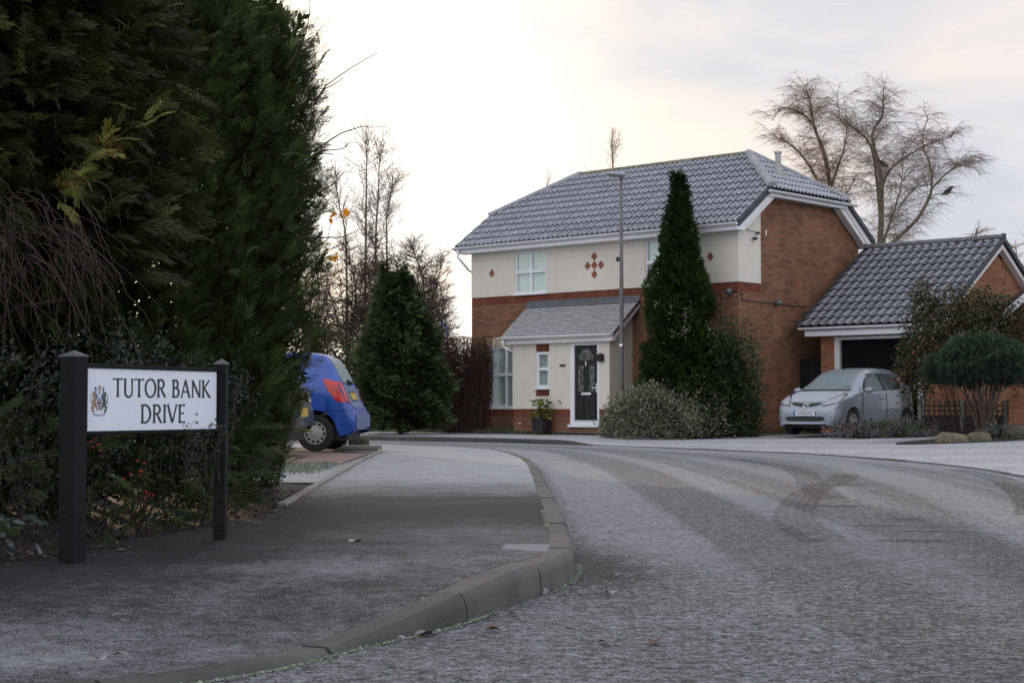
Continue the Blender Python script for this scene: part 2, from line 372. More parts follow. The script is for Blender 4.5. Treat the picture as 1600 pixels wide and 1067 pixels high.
# near pavement: pair kerb points with property-line points
def inner(path, off, side=1):
    T = np.gradient(path[:, :2], axis=0); T /= np.linalg.norm(T, axis=1, keepdims=True); Q = path.copy(); Q[:, 0] -= T[:, 1] * off * side; Q[:, 1] += T[:, 0] * off * side; return Q
kin = inner(resample(NEAR, .12), .124)
key_k = [(-16, 2.7), (-2.4, 3.68), (-.735, 4.91), (-.02, 6.46), (.33, 9), (.335, 12), (.33, 16), (.30, 20.5), (.15, 25), (-.6, 30.6), (-5, 33.2), (-14, 34.5)]
key_b = [(-16, 7.2), (-3.2, 6.75), (-2.45, 7.0), (-1.95, 8.2), (-1.62, 10.2), (-1.62, 12), (-1.78, 16), (-1.92, 20), (-2.05, 25.2), (-2.75, 27.2), (-5.5, 28.2), (-14, 29.2)]
idx = [int(np.argmin(np.hypot(kin[:, 0] - x, kin[:, 1] - y))) for x, y in key_k]; idx[0] = 0; idx[-1] = len(kin) - 1
bx = np.interp(np.arange(len(kin)), idx, [p[0] for p in key_b]); by = np.interp(np.arange(len(kin)), idx, [p[1] for p in key_b])
def pz(x, y, t, h): return (h - .003) * (1 - sstep(0, .6, t)) + np.maximum(h - .003, .105) * sstep(0, .6, t) + .004 * np.sin(x * 2.1) * np.sin(y * 1.7)
def pf(x, y, t):
    f = .50 + .12 * np.sin(y * .55 + x * .4)
    f = .74 * sstep(10.0, 16.5, y) - .14 - .16 * np.exp(-((y - 12.2) / .35) ** 2 - ((x + .4) / 1.2) ** 2) - .13 * np.exp(-((y - 14.3) / .5) ** 2 - ((x + .1) / .6) ** 2)
    f = f + .26 * np.exp(-((x + .85) / .42) ** 2 - ((y - 6.95) / .45) ** 2) + .22 * np.exp(-((x + 1.45) / .5) ** 2 - ((y - 4.95) / .35) ** 2) + .16 * np.exp(-((x - .0) / .4) ** 2 - ((y - 7.2) / .8) ** 2)
    f = f + .20 * (1 - sstep(.25, .75, t)) * sstep(4, 5.5, y) * (1 - sstep(8.5, 10.5, y))     # frost towards the open road side
    f = f + .13 * np.exp(-((y - 8.9) / .9) ** 2) * (1 - sstep(.5, .95, t)) + .14 * (1 - sstep(4.6, 6.6, y)) * (1 - sstep(.5, 1, t))
    f = f + .17 * sstep(10, 15, y) * (1 - t)
    return f - .08 * np.exp(-((y - 10.6) / 1.0) ** 2)
strip('pavement', kin, np.stack([bx, by], 1), len(kin), 44, pz, pf, M_pave, 'frosted tarmac pavement between the near kerb and the tall hedge', 'pavement')
# verge under the hedge and the drive beyond it
strip('hedge_bed', [(-16, 7.2, 0), (-3.2, 6.75, 0), (-2.45, 7.0, 0), (-1.95, 8.2, 0), (-1.62, 10.2, 0), (-1.62, 12, 0), (-1.72, 14.6, 0)], [(-16, 16), (-9, 16), (-7, 16), (-6, 16), (-5.5, 16), (-5, 16), (-4.6, 14.6)], 60, 20,
      lambda x, y, t, h: .10 + .05 * t + .012 * np.sin(x * 9) * np.sin(y * 8), lambda x, y, t: x * 0, M_soil, 'bare dark soil bed under the hedge', 'soil')
strip('parking_drive', [(-1.73, 14.6, 0), (-1.80, 17, 0), (-1.92, 20, 0), (-2.05, 25.2, 0)], [(-14, 14.6), (-14, 17), (-14, 20), (-14, 25.2)], 50, 60,
      lambda x, y, t, h: .112 + 0 * t, lambda x, y, t: .22 + .15 * sstep(19, 16, y) - .3 * sstep(22, 24, y), M_drive, 'frosted private drive where the blue car is parked', 'driveway')
strip('side_garden', [(-2.05, 25.2, 0), (-2.75, 27.2, 0), (-5.5, 28.2, 0), (-14, 29.2, 0)], [(-14, 25.2), (-14, 26), (-14, 27), (-14, 28)], 20, 20, lambda x, y, t, h: .108 + 0 * t, lambda x, y, t: 0 * x, M_soil, 'soil strip beyond the blue car at the corner', 'soil')
# far footway, drive and front garden
fin = inner(resample(FAR, .25), .124)
fk = [(-16, 47.5), (-3.3, 38.1), (-.87, 36.25), (1.15, 33.95), (1.65, 33.2), (4.1, 28.9), (5.85, 21.6), (6.2, 12), (20, 4.6)]
fb = [(-16, 53), (-2.6, 42.3), (.0, 40.3), (2.6, 38.4), (5.0, 37.0), (13, 42), (18, 33), (22, 20), (26, 8)]
fi = [int(np.argmin(np.hypot(fin[:, 0] - x, fin[:, 1] - y))) for x, y in fk]; fi[0] = 0; fi[-1] = len(fin) - 1
fbx = np.interp(np.arange(len(fin)), fi, [p[0] for p in fb]); fby = np.interp(np.arange(len(fin)), fi, [p[1] for p in fb])
fhz = np.interp(np.arange(len(fin)), [0, fi[3], fi[5], len(fin)], [.128, .128, .19, .19])[:, None]
def fz(x, y, t, h):
    d = np.hypot(x - fin[:, 0][:, None], y - fin[:, 1][:, None]); return (h - .003) + np.minimum(d, 6.5) / 6.5 * np.clip(fhz - h, .02, .2)
def ff(x, y, t): return .62 - .30 * np.exp(-((y - 30.6) / .7) ** 2 - ((x - 8.6) / 2.2) ** 2) + .06 * np.sin(x * 1.7 + y * 2.2) - .2 * np.exp(-((x - 6.6) / 1.3) ** 2 - ((y - 36) / 1.5) ** 2)
strip('driveway', fin, np.stack([fbx, fby], 1), len(fin), 70, fz, ff, M_drive, 'pale frosted footway and driveway in front of the brick house', 'driveway')
M_lawn = mat('lawn', (.050, .068, .034), .9, .45, 14, .6, 60)
strip('lawn', np.stack([fbx, fby, fbx * 0], 1)[:fi[5]], np.stack([fbx + 5.5, fby + 6], 1)[:fi[5]], 60, 14, lambda x, y, t, h: .118 + .11 * sstep(0, .28, t), lambda x, y, t: 0 * x, M_lawn, 'narrow frosted lawn along the front of the house', 'lawn')
# blades of grass along the lawn edge
n = 2600; tq = rng.uniform(0, 1, n); base = np.stack([np.interp(tq, [0, .5, 1], [-2.6, .0, 2.4]), np.interp(tq, [0, .5, 1], [42.3, 40.3, 38.55])], 1) + rng.uniform(.02, .95, (n, 1)) * np.array([[.3, .85]])
blade = (np.array([[0, -.12, 0], [0, .12, 0], [1, 0, .15]]), np.array([[0, 1, 2]]))
P = np.column_stack([base, np.full(n, .14)]); P[:, 2] += .08 * sstep(0, .8, P[:, 1] - np.interp(tq, [0, .5, 1], [42.3, 40.3, 38.55])); D = rng.normal(0, .35, (n, 3)); D[:, 2] = 1
V, F, T = scatter(blade, P, D, rng.uniform(.05, .10, n), rng.uniform(0, 6.3, n), rng.uniform(0, 1, n))
M_grass = leafmat('grass_blades', (.035, .055, .018), (.12, .16, .07), .7, .2, .35)
tag(link('grass', fast_mesh('grass', V, F, T), M_grass), 'short frosted grass along the front of the house', 'grass', kind='stuff')

# edging and red paving by the parked cars, verge of frosted moss
M_edge = mat('edging_stone', (.20, .185, .165), .8, .3, 12, .3, 60, objvar=.15)
root = bpy.data.objects.new('drive_edging', None); COL.objects.link(root); tag(root, 'thin concrete edging between the pavement and the parking drive', 'edging', kind='structure')
E_ = resample(crom([(-1.60, 11.2, 0), (-1.70, 14, 0), (-1.80, 17, 0), (-1.92, 20.5, 0), (-2.04, 25.0, 0), (-2.35, 26.6, 0), (-2.9, 27.4, 0)], 8), .9)
for i in range(len(E_) - 1):
    a, b = E_[i], E_[i + 1]; d = (b - a)[:2]; L = np.linalg.norm(d); o = MB().box(-L / 2 + .004, L / 2 - .004, -.03, .03, -.1, .022).build('edging_stone', M_edge, root, bevel=.006)
    o.location = ((a[0] + b[0]) / 2, (a[1] + b[1]) / 2, .11); o.rotation_euler = (0, 0, math.atan2(d[1], d[0]))
M_redslab = mat('red_paving', (.20, .125, .105), .85, .3, 5, .25, 50, objvar=.18)
pav = bpy.data.objects.new('red_paving', None); COL.objects.link(pav); tag(pav, 'red concrete paving slabs beside the parked blue car', 'paving', kind='structure')
sl = MB().box(-.295, .295, -.295, .295, 0, .018).mesh('slab')
sl.materials.append(M_redslab)
for i in range(5):
    for j in range(6):
        o = link('slab', sl, M_redslab, pav, (-2.34 - i * .6, 19.5 + j * .6, .114 + random.uniform(0, .004)))
M_moss = leafmat('frosted_moss', (.06, .08, .05), (.28, .33, .25), .9, 0)
def tufts(path, n, spread, size, zoff):
    n *= 3; size *= .5
    P = resample(np.asarray(path, float), n=max(n, 2)); P = P + np.column_stack([rng.normal(0, spread, (len(P), 2)), np.zeros(len(P))]); P[:, 2] += zoff
    tv = np.array([[1, 0, 0], [-.5, .87, 0], [-.5, -.87, 0], [.1, .05, .6]]); tf = np.array([[0, 1, 3], [1, 2, 3], [2, 0, 3]])
    D = np.zeros((len(P), 3)); an = rng.uniform(0, 6.3, len(P)); D[:, 0] = np.cos(an); D[:, 1] = np.sin(an)
    return scatter((tv, tf), P, D, size * rng.lognormal(0, .45, len(P)), np.zeros(len(P)), rng.uniform(0, 1, len(P)))
kb = resample(NEAR, .02); sel = (kb[:, 0] > -6) & (kb[:, 1] < 11); bot = kb[sel].copy(); bot[:, 2] = 0.004
bot = inner(bot, -.02); top = inner(kb[sel], .127); top[:, 2] = kb[sel][:, 2] - .004
pts = [tufts(bot[bot[:, 1] < 6.3], 1500, .008, .009, 0), tufts(top[top[:, 1] < 6.2], 1100, .004, .007, 0), tufts(top[(top[:, 1] > 9) & (top[:, 1] < 10.9)], 260, .006, .010, 0), tufts(bot[(bot[:, 1] > 7) & (bot[:, 1] < 8.2)], 200, .012, .008, 0)]
V, F, T = join(pts); tag(link('kerb_moss', fast_mesh('kerb_moss', V, F, T), M_moss), 'pale frosted moss along the joints of the near kerb', 'moss', kind='stuff')
P = np.column_stack([rng.uniform(-3.9, -1.98, 2600), rng.uniform(16.2, 19.1, 2600), np.full(2600, .125)]); P[:, 0] -= .0
D = rng.normal(0, .5, (2600, 3)); D[:, 2] = 1; V, F, T = scatter(blade, P, D, rng.uniform(.03, .07, 2600), rng.uniform(0, 6.3, 2600), rng.uniform(.2, 1, 2600))
tag(link('frosted_verge', fast_mesh('frosted_verge', V, F, T), M_moss), 'pale green frosted grass patch beside the hedge end', 'grass', kind='stuff')
# concrete patch let into the pavement by the kerb corner
M_conc = mat('pale_concrete', (.22, .225, .23), .85, .25, 10, .3, 60)
o = MB().box(-.11, .11, -.24, .24, -.02, .004).build('access_cover', M_conc, None, (.062, 7.70, .122), bevel=.002); o.rotation_euler = (0, 0, R(-4))
tag(o, 'small pale concrete cover let into the pavement at the kerb corner', 'cover')
# ================================================================== HOUSE  (local frame: x right along the front, y back, origin = front right corner)
HA = R(-42.3); HX, HY = 5.221, 37.0; HZ = .2
def brick_mat(name, c1, c2, c3):
    m, nt, b = _bsdf(name)
    g = N(nt, 'ShaderNodeNewGeometry'); r = ramp(nt, g.outputs['Random Per Island'], [(0, c1), (.5, c2), (.85, c2), (1, c3)])
    n = noise(nt, 1.1, 4); st = ramp(nt, n.outputs['Fac'], [(.3, (.78, .76, .74)), (.7, (1.15, 1.15, 1.15))])
    n2 = noise(nt, 55, 4); st2 = ramp(nt, n2.outputs['Fac'], [(.3, (.82,) * 3), (.7, (1.15,) * 3)])
    out = mixc(nt, 1.0, r.outputs[0], st.outputs[0], 'MULTIPLY'); out = mixc(nt, 1.0, out, st2.outputs[0], 'MULTIPLY')
    nt.links.new(out, b.inputs['Base Color']); b.inputs['Roughness'].default_value = .85; b.inputs['Specular IOR Level'].default_value = .2
    bump(nt, b, n2.outputs['Fac'], .3, .004); MATS[name] = m; return m
M_brick = brick_mat('buff_brick', (.165, .085, .052), (.255, .134, .077), (.29, .105, .060))
M_bred = brick_mat('red_brick', (.155, .050, .030), (.195, .064, .038), (.225, .08, .046))
M_borange = brick_mat('orange_brick', (.25, .115, .064), (.34, .162, .088), (.34, .115, .068))
M_mortar = mat('mortar', (.165, .130, .10), .95, .2, 8, .2, 80)
def render_mat():
    m, nt, b = _bsdf('cream_render'); tc = N(nt, 'ShaderNodeTexCoord'); mp = N(nt, 'ShaderNodeMapping', {'Scale': (2.4, 2.4, .4)}); nt.links.new(tc.outputs['Object'], mp.inputs[0])
    st = N(nt, 'ShaderNodeTexNoise', {'Scale': 1.3, 'Detail': 6, 'Roughness': .65}); nt.links.new(mp.outputs[0], st.inputs['Vector']); n = noise(nt, .8, 4)
    c1 = ramp(nt, st.outputs['Fac'], [(.30, (.69, .655, .57)), (.55, (.735, .70, .61)), (.75, (.755, .72, .63))]); c2 = ramp(nt, n.outputs['Fac'], [(.3, (.93, .93, .94)), (.7, (1.03, 1.02, 1.0))])
    nt.links.new(mixc(nt, 1.0, c1.outputs[0], c2.outputs[0], 'MULTIPLY'), b.inputs['Base Color']); b.inputs['Roughness'].default_value = .9; b.inputs['Specular IOR Level'].default_value = .25
    n2 = noise(nt, 120, 4); bump(nt, b, n2.outputs['Fac'], .35, .006); MATS['cream_render'] = m; return m
M_render = render_mat()
M_upvc = mat('white_upvc', (.78, .79, .82), .35, .05, 3)
M_upvc_dirty = mat('weathered_upvc', (.70, .69, .67), .4, .12, 2.5)
M_tile = None
def tile_mat(name, base, frost, amount, roll=0.0):
    m, nt, b = _bsdf(name)
    n = noise(nt, 9, 4); n2 = noise(nt, 2.1, 3, coord='Object')
    oi = N(nt, 'ShaderNodeObjectInfo'); geo = N(nt, 'ShaderNodeNewGeometry')
    rnd = math_(nt, 'ADD', math_(nt, 'MULTIPLY', oi.outputs['Random'], .12), math_(nt, 'MULTIPLY', n.outputs['Fac'], .55))
    tc = N(nt, 'ShaderNodeTexCoord'); sx = N(nt, 'ShaderNodeSeparateXYZ'); nt.links.new(tc.outputs['Object'], sx.inputs[0])
    hgt = math_(nt, 'MULTIPLY', math_(nt, 'SUBTRACT', math_(nt, 'ADD', sx.outputs[2], math_(nt, 'MULTIPLY', sx.outputs[1], .12)), .07), roll)   # frost lies on the exposed rolls
    f = ramp(nt, math_(nt, 'ADD', math_(nt, 'ADD', rnd, amount), hgt), [(.42, (.15,) * 3), (.84, (.95,) * 3)])
    out = mixc(nt, f.outputs[0], base, frost); nt.links.new(out, b.inputs['Base Color'])
    b.inputs['Roughness'].default_value = .7; b.inputs['Specular IOR Level'].default_value = .3; MATS[name] = m; return m
M_tile = tile_mat('frosted_tile', (.060, .064, .072), (.38, .40, .455), .34, 7.0)
M_tile_g = tile_mat('frosted_tile_dark', (.045, .048, .055), (.32, .335, .38), .23, 7.0)
M_tile_edge = mat('tile_edge', (.018, .018, .020), .8, .3, 20)
M_tile_p = tile_mat('frosted_porch_tile', (.10, .085, .078), (.50, .50, .52), .36)
M_ridge = mat('ridge_tile_frost', (.30, .31, .33), .8, .25, 6, .2, 40, objvar=.12)
M_ridge_moss = mat('ridge_tile_moss', (.17, .165, .12), .9, .4, 9, .4, 40, objvar=.15)
M_verge = mat('dark_verge', (.028, .036, .042), .6, .3, 6)
M_lead = mat('lead_flashing', (.10, .11, .12), .55, .25, 8)
M_glass = None
def glass_mat(name, tint=(.90, .95, .93), refl=.10):
    m, nt, b = _bsdf(name); nt.nodes.remove(b)
    t = N(nt, 'ShaderNodeBsdfTransparent', {0: (*tint, 1)}); gl = N(nt, 'ShaderNodeBsdfGlossy', {0: (1, 1, 1, 1), 1: .02})
    fz_ = N(nt, 'ShaderNodeLayerWeight'); mx = N(nt, 'ShaderNodeMixShader'); ad = math_(nt, 'ADD', math_(nt, 'POWER', fz_.outputs['Facing'], 4.0), refl - .03, True)   # Schlick-like, same from both sides of the pane
    nt.links.new(ad, mx.inputs[0]); nt.links.new(t.outputs[0], mx.inputs[1]); nt.links.new(gl.outputs[0], mx.inputs[2]); nt.links.new(mx.outputs[0], nt.nodes['Material Output'].inputs[0])
    MATS[name] = m; return m
M_glass = glass_mat('window_glass')
M_dark = mat('dark_interior', (.02, .02, .022), .9, .2, 3)
M_blind = mat('blind_fabric', (.74, .77, .74), .9, .08, 3)
M_blind_w = mat('white_blind', (.80, .84, .80), .9, .04, 3)
M_blackpaint = mat('black_paint', (.007, .007, .008), .5, .2, 5)
M_chrome = mat('chrome', (.75, .75, .76), .2, .05, 5, metal=.9)
M_diam = mat('terracotta_diamond', (.27, .095, .05), .85, .2, 12)

house = thing('brick_house', 'two storey brick house with cream upper front and frosted tiled half hipped roof', 'house', (HX, HY, HZ), HA)
def hp(mb, name, m, parent=None, **k):
    """part of the house in absolute heights"""
    o = mb.build(name, m, house if parent is None else parent, (0, 0, -HZ) if parent is None else (0, 0, 0), **k); return o
def cells(x0, x1, z0, z1, ops):
    xs_ = sorted({x0, x1, *[o[0] for o in ops], *[o[1] for o in ops]}); zs_ = sorted({z0, z1, *[o[2] for o in ops], *[o[3] for o in ops]})
    xs_ = [x for x in xs_ if x0 <= x <= x1]; zs_ = [z for z in zs_ if z0 <= z <= z1]; out = []
    for a, b in zip(xs_, xs_[1:]):
        for c, d in zip(zs_, zs_[1:]):
            if not any(o[0] < (a + b) / 2 < o[1] and o[2] < (c + d) / 2 < o[3] for o in ops): out.append((a, b, c, d))
    return out
def bricks(mb, axis, face, x0, x1, z0, z1, ops=(), out=-1, top=None, depth=.02, proud=.004, soldier=False, z_ref=.2):
    """brick faces on a wall plane. axis 'y': wall in xz at y=face; 'x': wall in yz at x=face. out = outward sign"""
    def put(a, b, c, d):
        if b - a < .02 or d - c < .02: return
        f0, f1 = face + out * proud, face - out * depth
        lo, hi = min(f0, f1), max(f0, f1); ch = .004
        if axis == 'y': mb.box(a, b, lo, hi, c, d)
        else: mb.box(lo, hi, a, b, c, d)
    if soldier:
        x = x0
        while x < x1 - .02:
            e = min(x + .0655, x1)
            if not any(o[0] < (x + e) / 2 < o[1] and o[2] < (z0 + z1) / 2 < o[3] for o in ops): put(x, e, z0 + .005, z1 - .005)
            x += .075
        return
    k0 = int(math.floor((z0 - z_ref) / .075 + 1e-6)); k = k0
    while z_ref + k * .075 < z1 - .01:
        c = max(z_ref + k * .075, z0); d = min(z_ref + k * .075 + .065, z1); x = x0 - (.1125 if k % 2 else 0)
        while x < x1:
            a, b = max(x, x0), min(x + .215, x1); zm = (c + d) / 2
            segs = [(a, b)]
            for o in ops:
                if o[2] < zm < o[3]:
                    ns = []
                    for (s, e) in segs:
                        if e <= o[0] or s >= o[1]: ns.append((s, e))
                        else:
                            if s < o[0]: ns.append((s, o[0]))
                            if e > o[1]: ns.append((o[1], e))
                    segs = ns
            for s, e in segs:
                if top is None or d <= top((s + e) / 2) + .03: put(s, e, c, d)
            x += .225
        k += 1
WIN = {'ul': (-6.95, -5.85, 3.70, 4.82), 'ur': (-2.69, -1.59, 3.70, 4.82), 'lo': (-7.90, -6.62, .76, 2.38)}
ops = list(WIN.values())
# front wall: backing panels, render, brickwork
w = MB()
for a, b, c, d in cells(-8.5, 0, .15, 3.68, [WIN['lo']]): w.box(a, b, .004, .25, c, d)
w.box(-8.5, -8.25, .2501, 5.4, .15, 4.86); w.box(-8.25, 0, 5.15, 5.4, .15, 4.86)
hp(w, 'front_wall', M_mortar)
w = MB()
for a, b, c, d in cells(-8.5, -.0, 3.68, 4.88, [WIN['ul'], WIN['ur']]): w.box(a, b, -.022, .25, c, d)
w.prism([(-.022, 3.68), (.906, 3.68), (.906, 5.47), (-.022, 4.86)], 'x', .0005, .022)
o = hp(w, 'render', M_render)
def sidetop(y): return min(4.86 + y * .69, 5.755, 4.86 + (5.4 - y) * .69)
w = MB(); w.prism([(.25, .15), (5.15, .15), (5.15, 5.0), (4.1, 5.755), (1.3, 5.755), (.25, 5.0)], 'x', -.25, -.004)
hp(w, 'side_wall', M_mortar)
w = MB(); bricks(w, 'y', 0, -8.5, 0, .2, 3.465, [WIN['lo'], (-7.90, -6.62, 2.38, 2.60), (-7.90, -6.62, .545, .76)])
stuff(hp(w, 'front_brickwork', M_brick))
w = MB(); bricks(w, 'x', 0, .0, .906, .2, 3.465, out=1); bricks(w, 'x', 0, .91, 5.4, .2, 5.755, out=1, top=sidetop)
stuff(hp(w, 'side_brickwork', M_brick))
w = MB(); bricks(w, 'y', 0, -8.5, 0, 3.465, 3.678, soldier=True); bricks(w, 'x', 0, 0.005, .906, 3.465, 3.678, soldier=True, out=1); bricks(w, 'y', -.002, -7.9, -6.25, .545, .755, soldier=True)
stuff(hp(w, 'soldier_band', M_bred))
hp(MB().box(-7.93, -6.62, -.012, .2, 2.381, 2.60), 'stone_lintel', mat('cream_stone', (.52, .43, .30), .85, .12, 6))
for u in (.763, 7.756):
    z = 4.30; hp(MB().prism([(-u - .095, z), (-u, z + .115), (-u + .095, z), (-u, z - .115)], 'y', -.032, -.023), 'diamond_tile', M_diam)
for dx, dz in ((0, 0), (-.215, 0), (.215, 0), (0, .222), (0, -.222)):
    x, z = -4.27 + dx, 4.304 + dz; hp(MB().prism([(x - .098, z), (x, z + .108), (x + .098, z), (x, z - .108)], 'y', -.032, -.023), 'diamond_tile', M_diam)

def window(parent, x0, x1, z0, z1, y, muls, trans, blind, name='window', fw=.06, sill=True, style='v'):
    """uPVC window: frame, opening sashes as bars, one pane per light, blind and dark room behind; wall face at y"""
    f = MB(); yo, yi = y + .02, y + .09
    f.box(x0, x1, yo, yi, z0, z0 + fw); f.box(x0, x1, yo, yi, z1 - fw, z1); f.box(x0, x0 + fw, yo + .001, yi, z0 + fw, z1 - fw); f.box(x1 - fw, x1, yo + .001, yi, z0 + fw, z1 - fw)
    for m_ in muls: f.box(m_ - .035, m_ + .035, yo + .002, yi, z0 + fw, z1 - fw)
    for t in trans: f.box(x0 + fw, x1 - fw, yo - .012, yi - .01, t - .04, t + .04)
    win = hp(f, name, M_upvc, bevel=.008)
    xs_ = [x0 + fw] + sum([[m_ - .035, m_ + .035] for m_ in muls], []) + [x1 - fw]; zs_ = [z0 + fw] + sum([[t - .04, t + .04] for t in trans], []) + [z1 - fw]
    for i in range(0, len(xs_), 2):
        for j in range(0, len(zs_), 2):
            p = MB().box(xs_[i] + .002, xs_[i + 1] - .002, y + .058, y + .062, zs_[j] + .002, zs_[j + 1] - .002).build('pane', M_glass, win)
    if sill: MB().box(x0 - .04, x1 + .03, y - .06, y + .05, z0 - .035, z0 - .002).build('sill', M_upvc, win, bevel=.006)
    b = MB()
    if style == 'v':
        x = x0 + .03
        while x < x1 - .05:
            b.add([(x, y + .13, z0 + .04), (x + .10, y + .10, z0 + .04), (x + .10, y + .10, z1 - .05), (x, y + .13, z1 - .05)], [(0, 1, 2, 3)]); x += .082
    else:
        b.box(x0 + .01, x1 - .01, y + .10, y + .102, z0 + .02, z1 - .02)
    b.build('blind', blind, win)
    r = MB(); r.box(x0, x1, y + .6, y + .62, z0, z1); r.build('dark_room', M_dark, win)
    return win
window(house, *WIN['ul'], -.022, [-6.40], [4.27], M_blind_w, style='f')
window(house, *WIN['ur'], -.022, [-2.14], [4.27], M_blind_w, style='f')
window(house, *WIN['lo'], .0, [-7.285], [1.625], M_blind)
# porch
PX0, PX1, PY = -6.22, -3.09, -.9
sw = (-5.44, -4.995, 1.255, 2.154); dr = (-4.32, -3.41, .30, 2.335)
w = MB()
for a, b, c, d in cells(PX0, PX1, .74, 2.40, [(sw[0], sw[1], 1.054, 2.345), dr]): w.box(a, b, PY, PY + .12, c, d)
w.box(PX1 - .12, PX1, PY + .12, -.005, .74, 2.40); w.prism([(PY + .12, 2.40), (-.005, 2.40), (-.005, 3.15)], 'x', PX1 - .12, PX1)
w.box(PX0, PX0 + .12, PY + .12, -.005, .74, 2.40)
hp(w, 'porch_wall', M_render)
w = MB()
for a, b, c, d in cells(PX0 + .02, PX1 - .02, .15, .74, [dr]): w.box(a, b, PY + .02, PY + .12, c, d)
w.box(PX1 - .12, PX1 - .02, PY + .12, 0, .15, .74)
hp(w, 'porch_plinth', M_mortar)
w = MB(); bricks(w, 'y', PY + .016, PX0 + .02, PX1 - .016, .2, .53, [dr]); bricks(w, 'x', PX1 - .016, PY + .02, 0, .2, .53, out=1)
stuff(hp(w, 'porch_brickwork', M_brick))
w = MB(); bricks(w, 'y', PY + .016, PX0 + .02, PX1 - .016, .53, .738, [dr], soldier=True); bricks(w, 'x', PX1 - .016, PY + .02, 0, .53, .738, soldier=True, out=1)
w2 = MB().box(sw[0], sw[1], PY + .03, PY + .1, 1.054, 1.25).box(sw[0], sw[1], PY + .03, PY + .1, 2.16, 2.345)
w2.each('panel_backing', M_mortar, house, (0, 0, -HZ))
bricks(w, 'y', PY + .026, sw[0], sw[1], 1.054, 1.25, soldier=True); bricks(w, 'y', PY + .026, sw[0], sw[1], 2.16, 2.345, soldier=True)
stuff(hp(w, 'porch_soldier_band', M_bred))
window(house, *sw, PY, [], [1.73], M_blind, name='window', fw=.075)
# door
f = MB(); f.box(dr[0], dr[0] + .13, PY - .005, PY + .09, .36, 2.335); f.box(dr[1] - .06, dr[1], PY - .005, PY + .09, .36, 2.335); f.box(dr[0] + .13, dr[1] - .06, PY - .004, PY + .09, 2.285, 2.335)
f.box(dr[0] - .03, dr[1] + .02, PY - .07, PY + .09, .30, .36); f.box(dr[0] + .13, dr[1] - .06, PY - .02, PY + .09, .36, .435)
fr_ = hp(f, 'door_frame', M_upvc, bevel=.006)
dl = MB(); dl.box(-4.19, -3.47, PY + .03, PY + .075, .44, 2.285)
for cxp in (-4.01, -3.65):                                     # raised lower mouldings and glazing beads
    for (z0, z1) in ((.52, 1.10),):
        for (a, b, c, d) in ((cxp - .11, cxp + .11, z0, z0 + .025), (cxp - .11, cxp + .11, z1 - .025, z1), (cxp - .11, cxp - .085, z0, z1), (cxp + .085, cxp + .11, z0, z1)): dl.box(a, b, PY + .018, PY + .031, c, d)
    dl.box(cxp - .07, cxp + .07, PY + .022, PY + .031, z0 + .04, z1 - .04)
door = hp(dl, 'front_door', M_blackpaint, bevel=.004)
M_leaded = None
def leaded():
    m, nt, b = _bsdf('leaded_glass'); v = N(nt, 'ShaderNodeTexVoronoi', {'Scale': 14}, feature='DISTANCE_TO_EDGE'); tc = N(nt, 'ShaderNodeTexCoord'); nt.links.new(tc.outputs['Object'], v.inputs['Vector'])
    n = noise(nt, 11, 2); c = ramp(nt, n.outputs['Fac'], [(.35, (.035, .045, .042)), (.6, (.16, .18, .15)), (.72, (.34, .34, .27))]); r = ramp(nt, v.outputs['Distance'], [(.03, (.02, .02, .02)), (.07, (1, 1, 1))])
    nt.links.new(mixc(nt, 1.0, c.outputs[0], r.outputs[0], 'MULTIPLY'), b.inputs['Base Color']); b.inputs['Roughness'].default_value = .2; MATS['leaded_glass'] = m; return m
M_leaded = leaded()
arch = [(-3.83 + .235 * math.cos(t), 1.93 + .26 * math.sin(t)) for t in np.linspace(0, math.pi, 15)]
MB().prism(arch, 'y', PY + .022, PY + .029).build('pane', M_leaded, door)
for cxp in (-4.0, -3.655): MB().box(cxp - .08, cxp + .08, PY + .022, PY + .029, 1.17, 1.79).build('pane', M_leaded, door)
MB().box(-3.985, -3.675, PY + .005, PY + .03, 1.075, 1.14).build('letter_plate', M_chrome, door, bevel=.008)
MB().box(-3.62, -3.485, PY - .02, PY + .0, 1.235, 1.262).box(-3.515, -3.485, PY + .0, PY + .03, 1.13, 1.36).build('handle', M_chrome, door, bevel=.006)
MB().box(-3.845, -3.815, PY + .0, PY + .03, 1.78, 1.90).build('knocker', M_chrome, door, bevel=.006)
MB().box(-4.19, -3.47, PY + .005, PY + .03, .44, .468).build('weather_bar', M_chrome, door)
wl = hp(MB().box(-3.40, -3.25, PY - .11, PY, 1.88, 2.05).box(-3.37, -3.28, PY - .085, PY - .02, 2.05, 2.075), 'wall_lamp', M_blackpaint, bevel=.01)
hp(MB().box(-4.655, -4.47, PY - .015, PY, 1.772, 1.835), 'house_plaque', mat('plaque_slate', (.07, .065, .06), .6, .3, 40), bevel=.006)
hp(MB().box(-6.02, -5.94, PY - .0, PY + .02, .37, .395), 'air_vent', M_upvc)
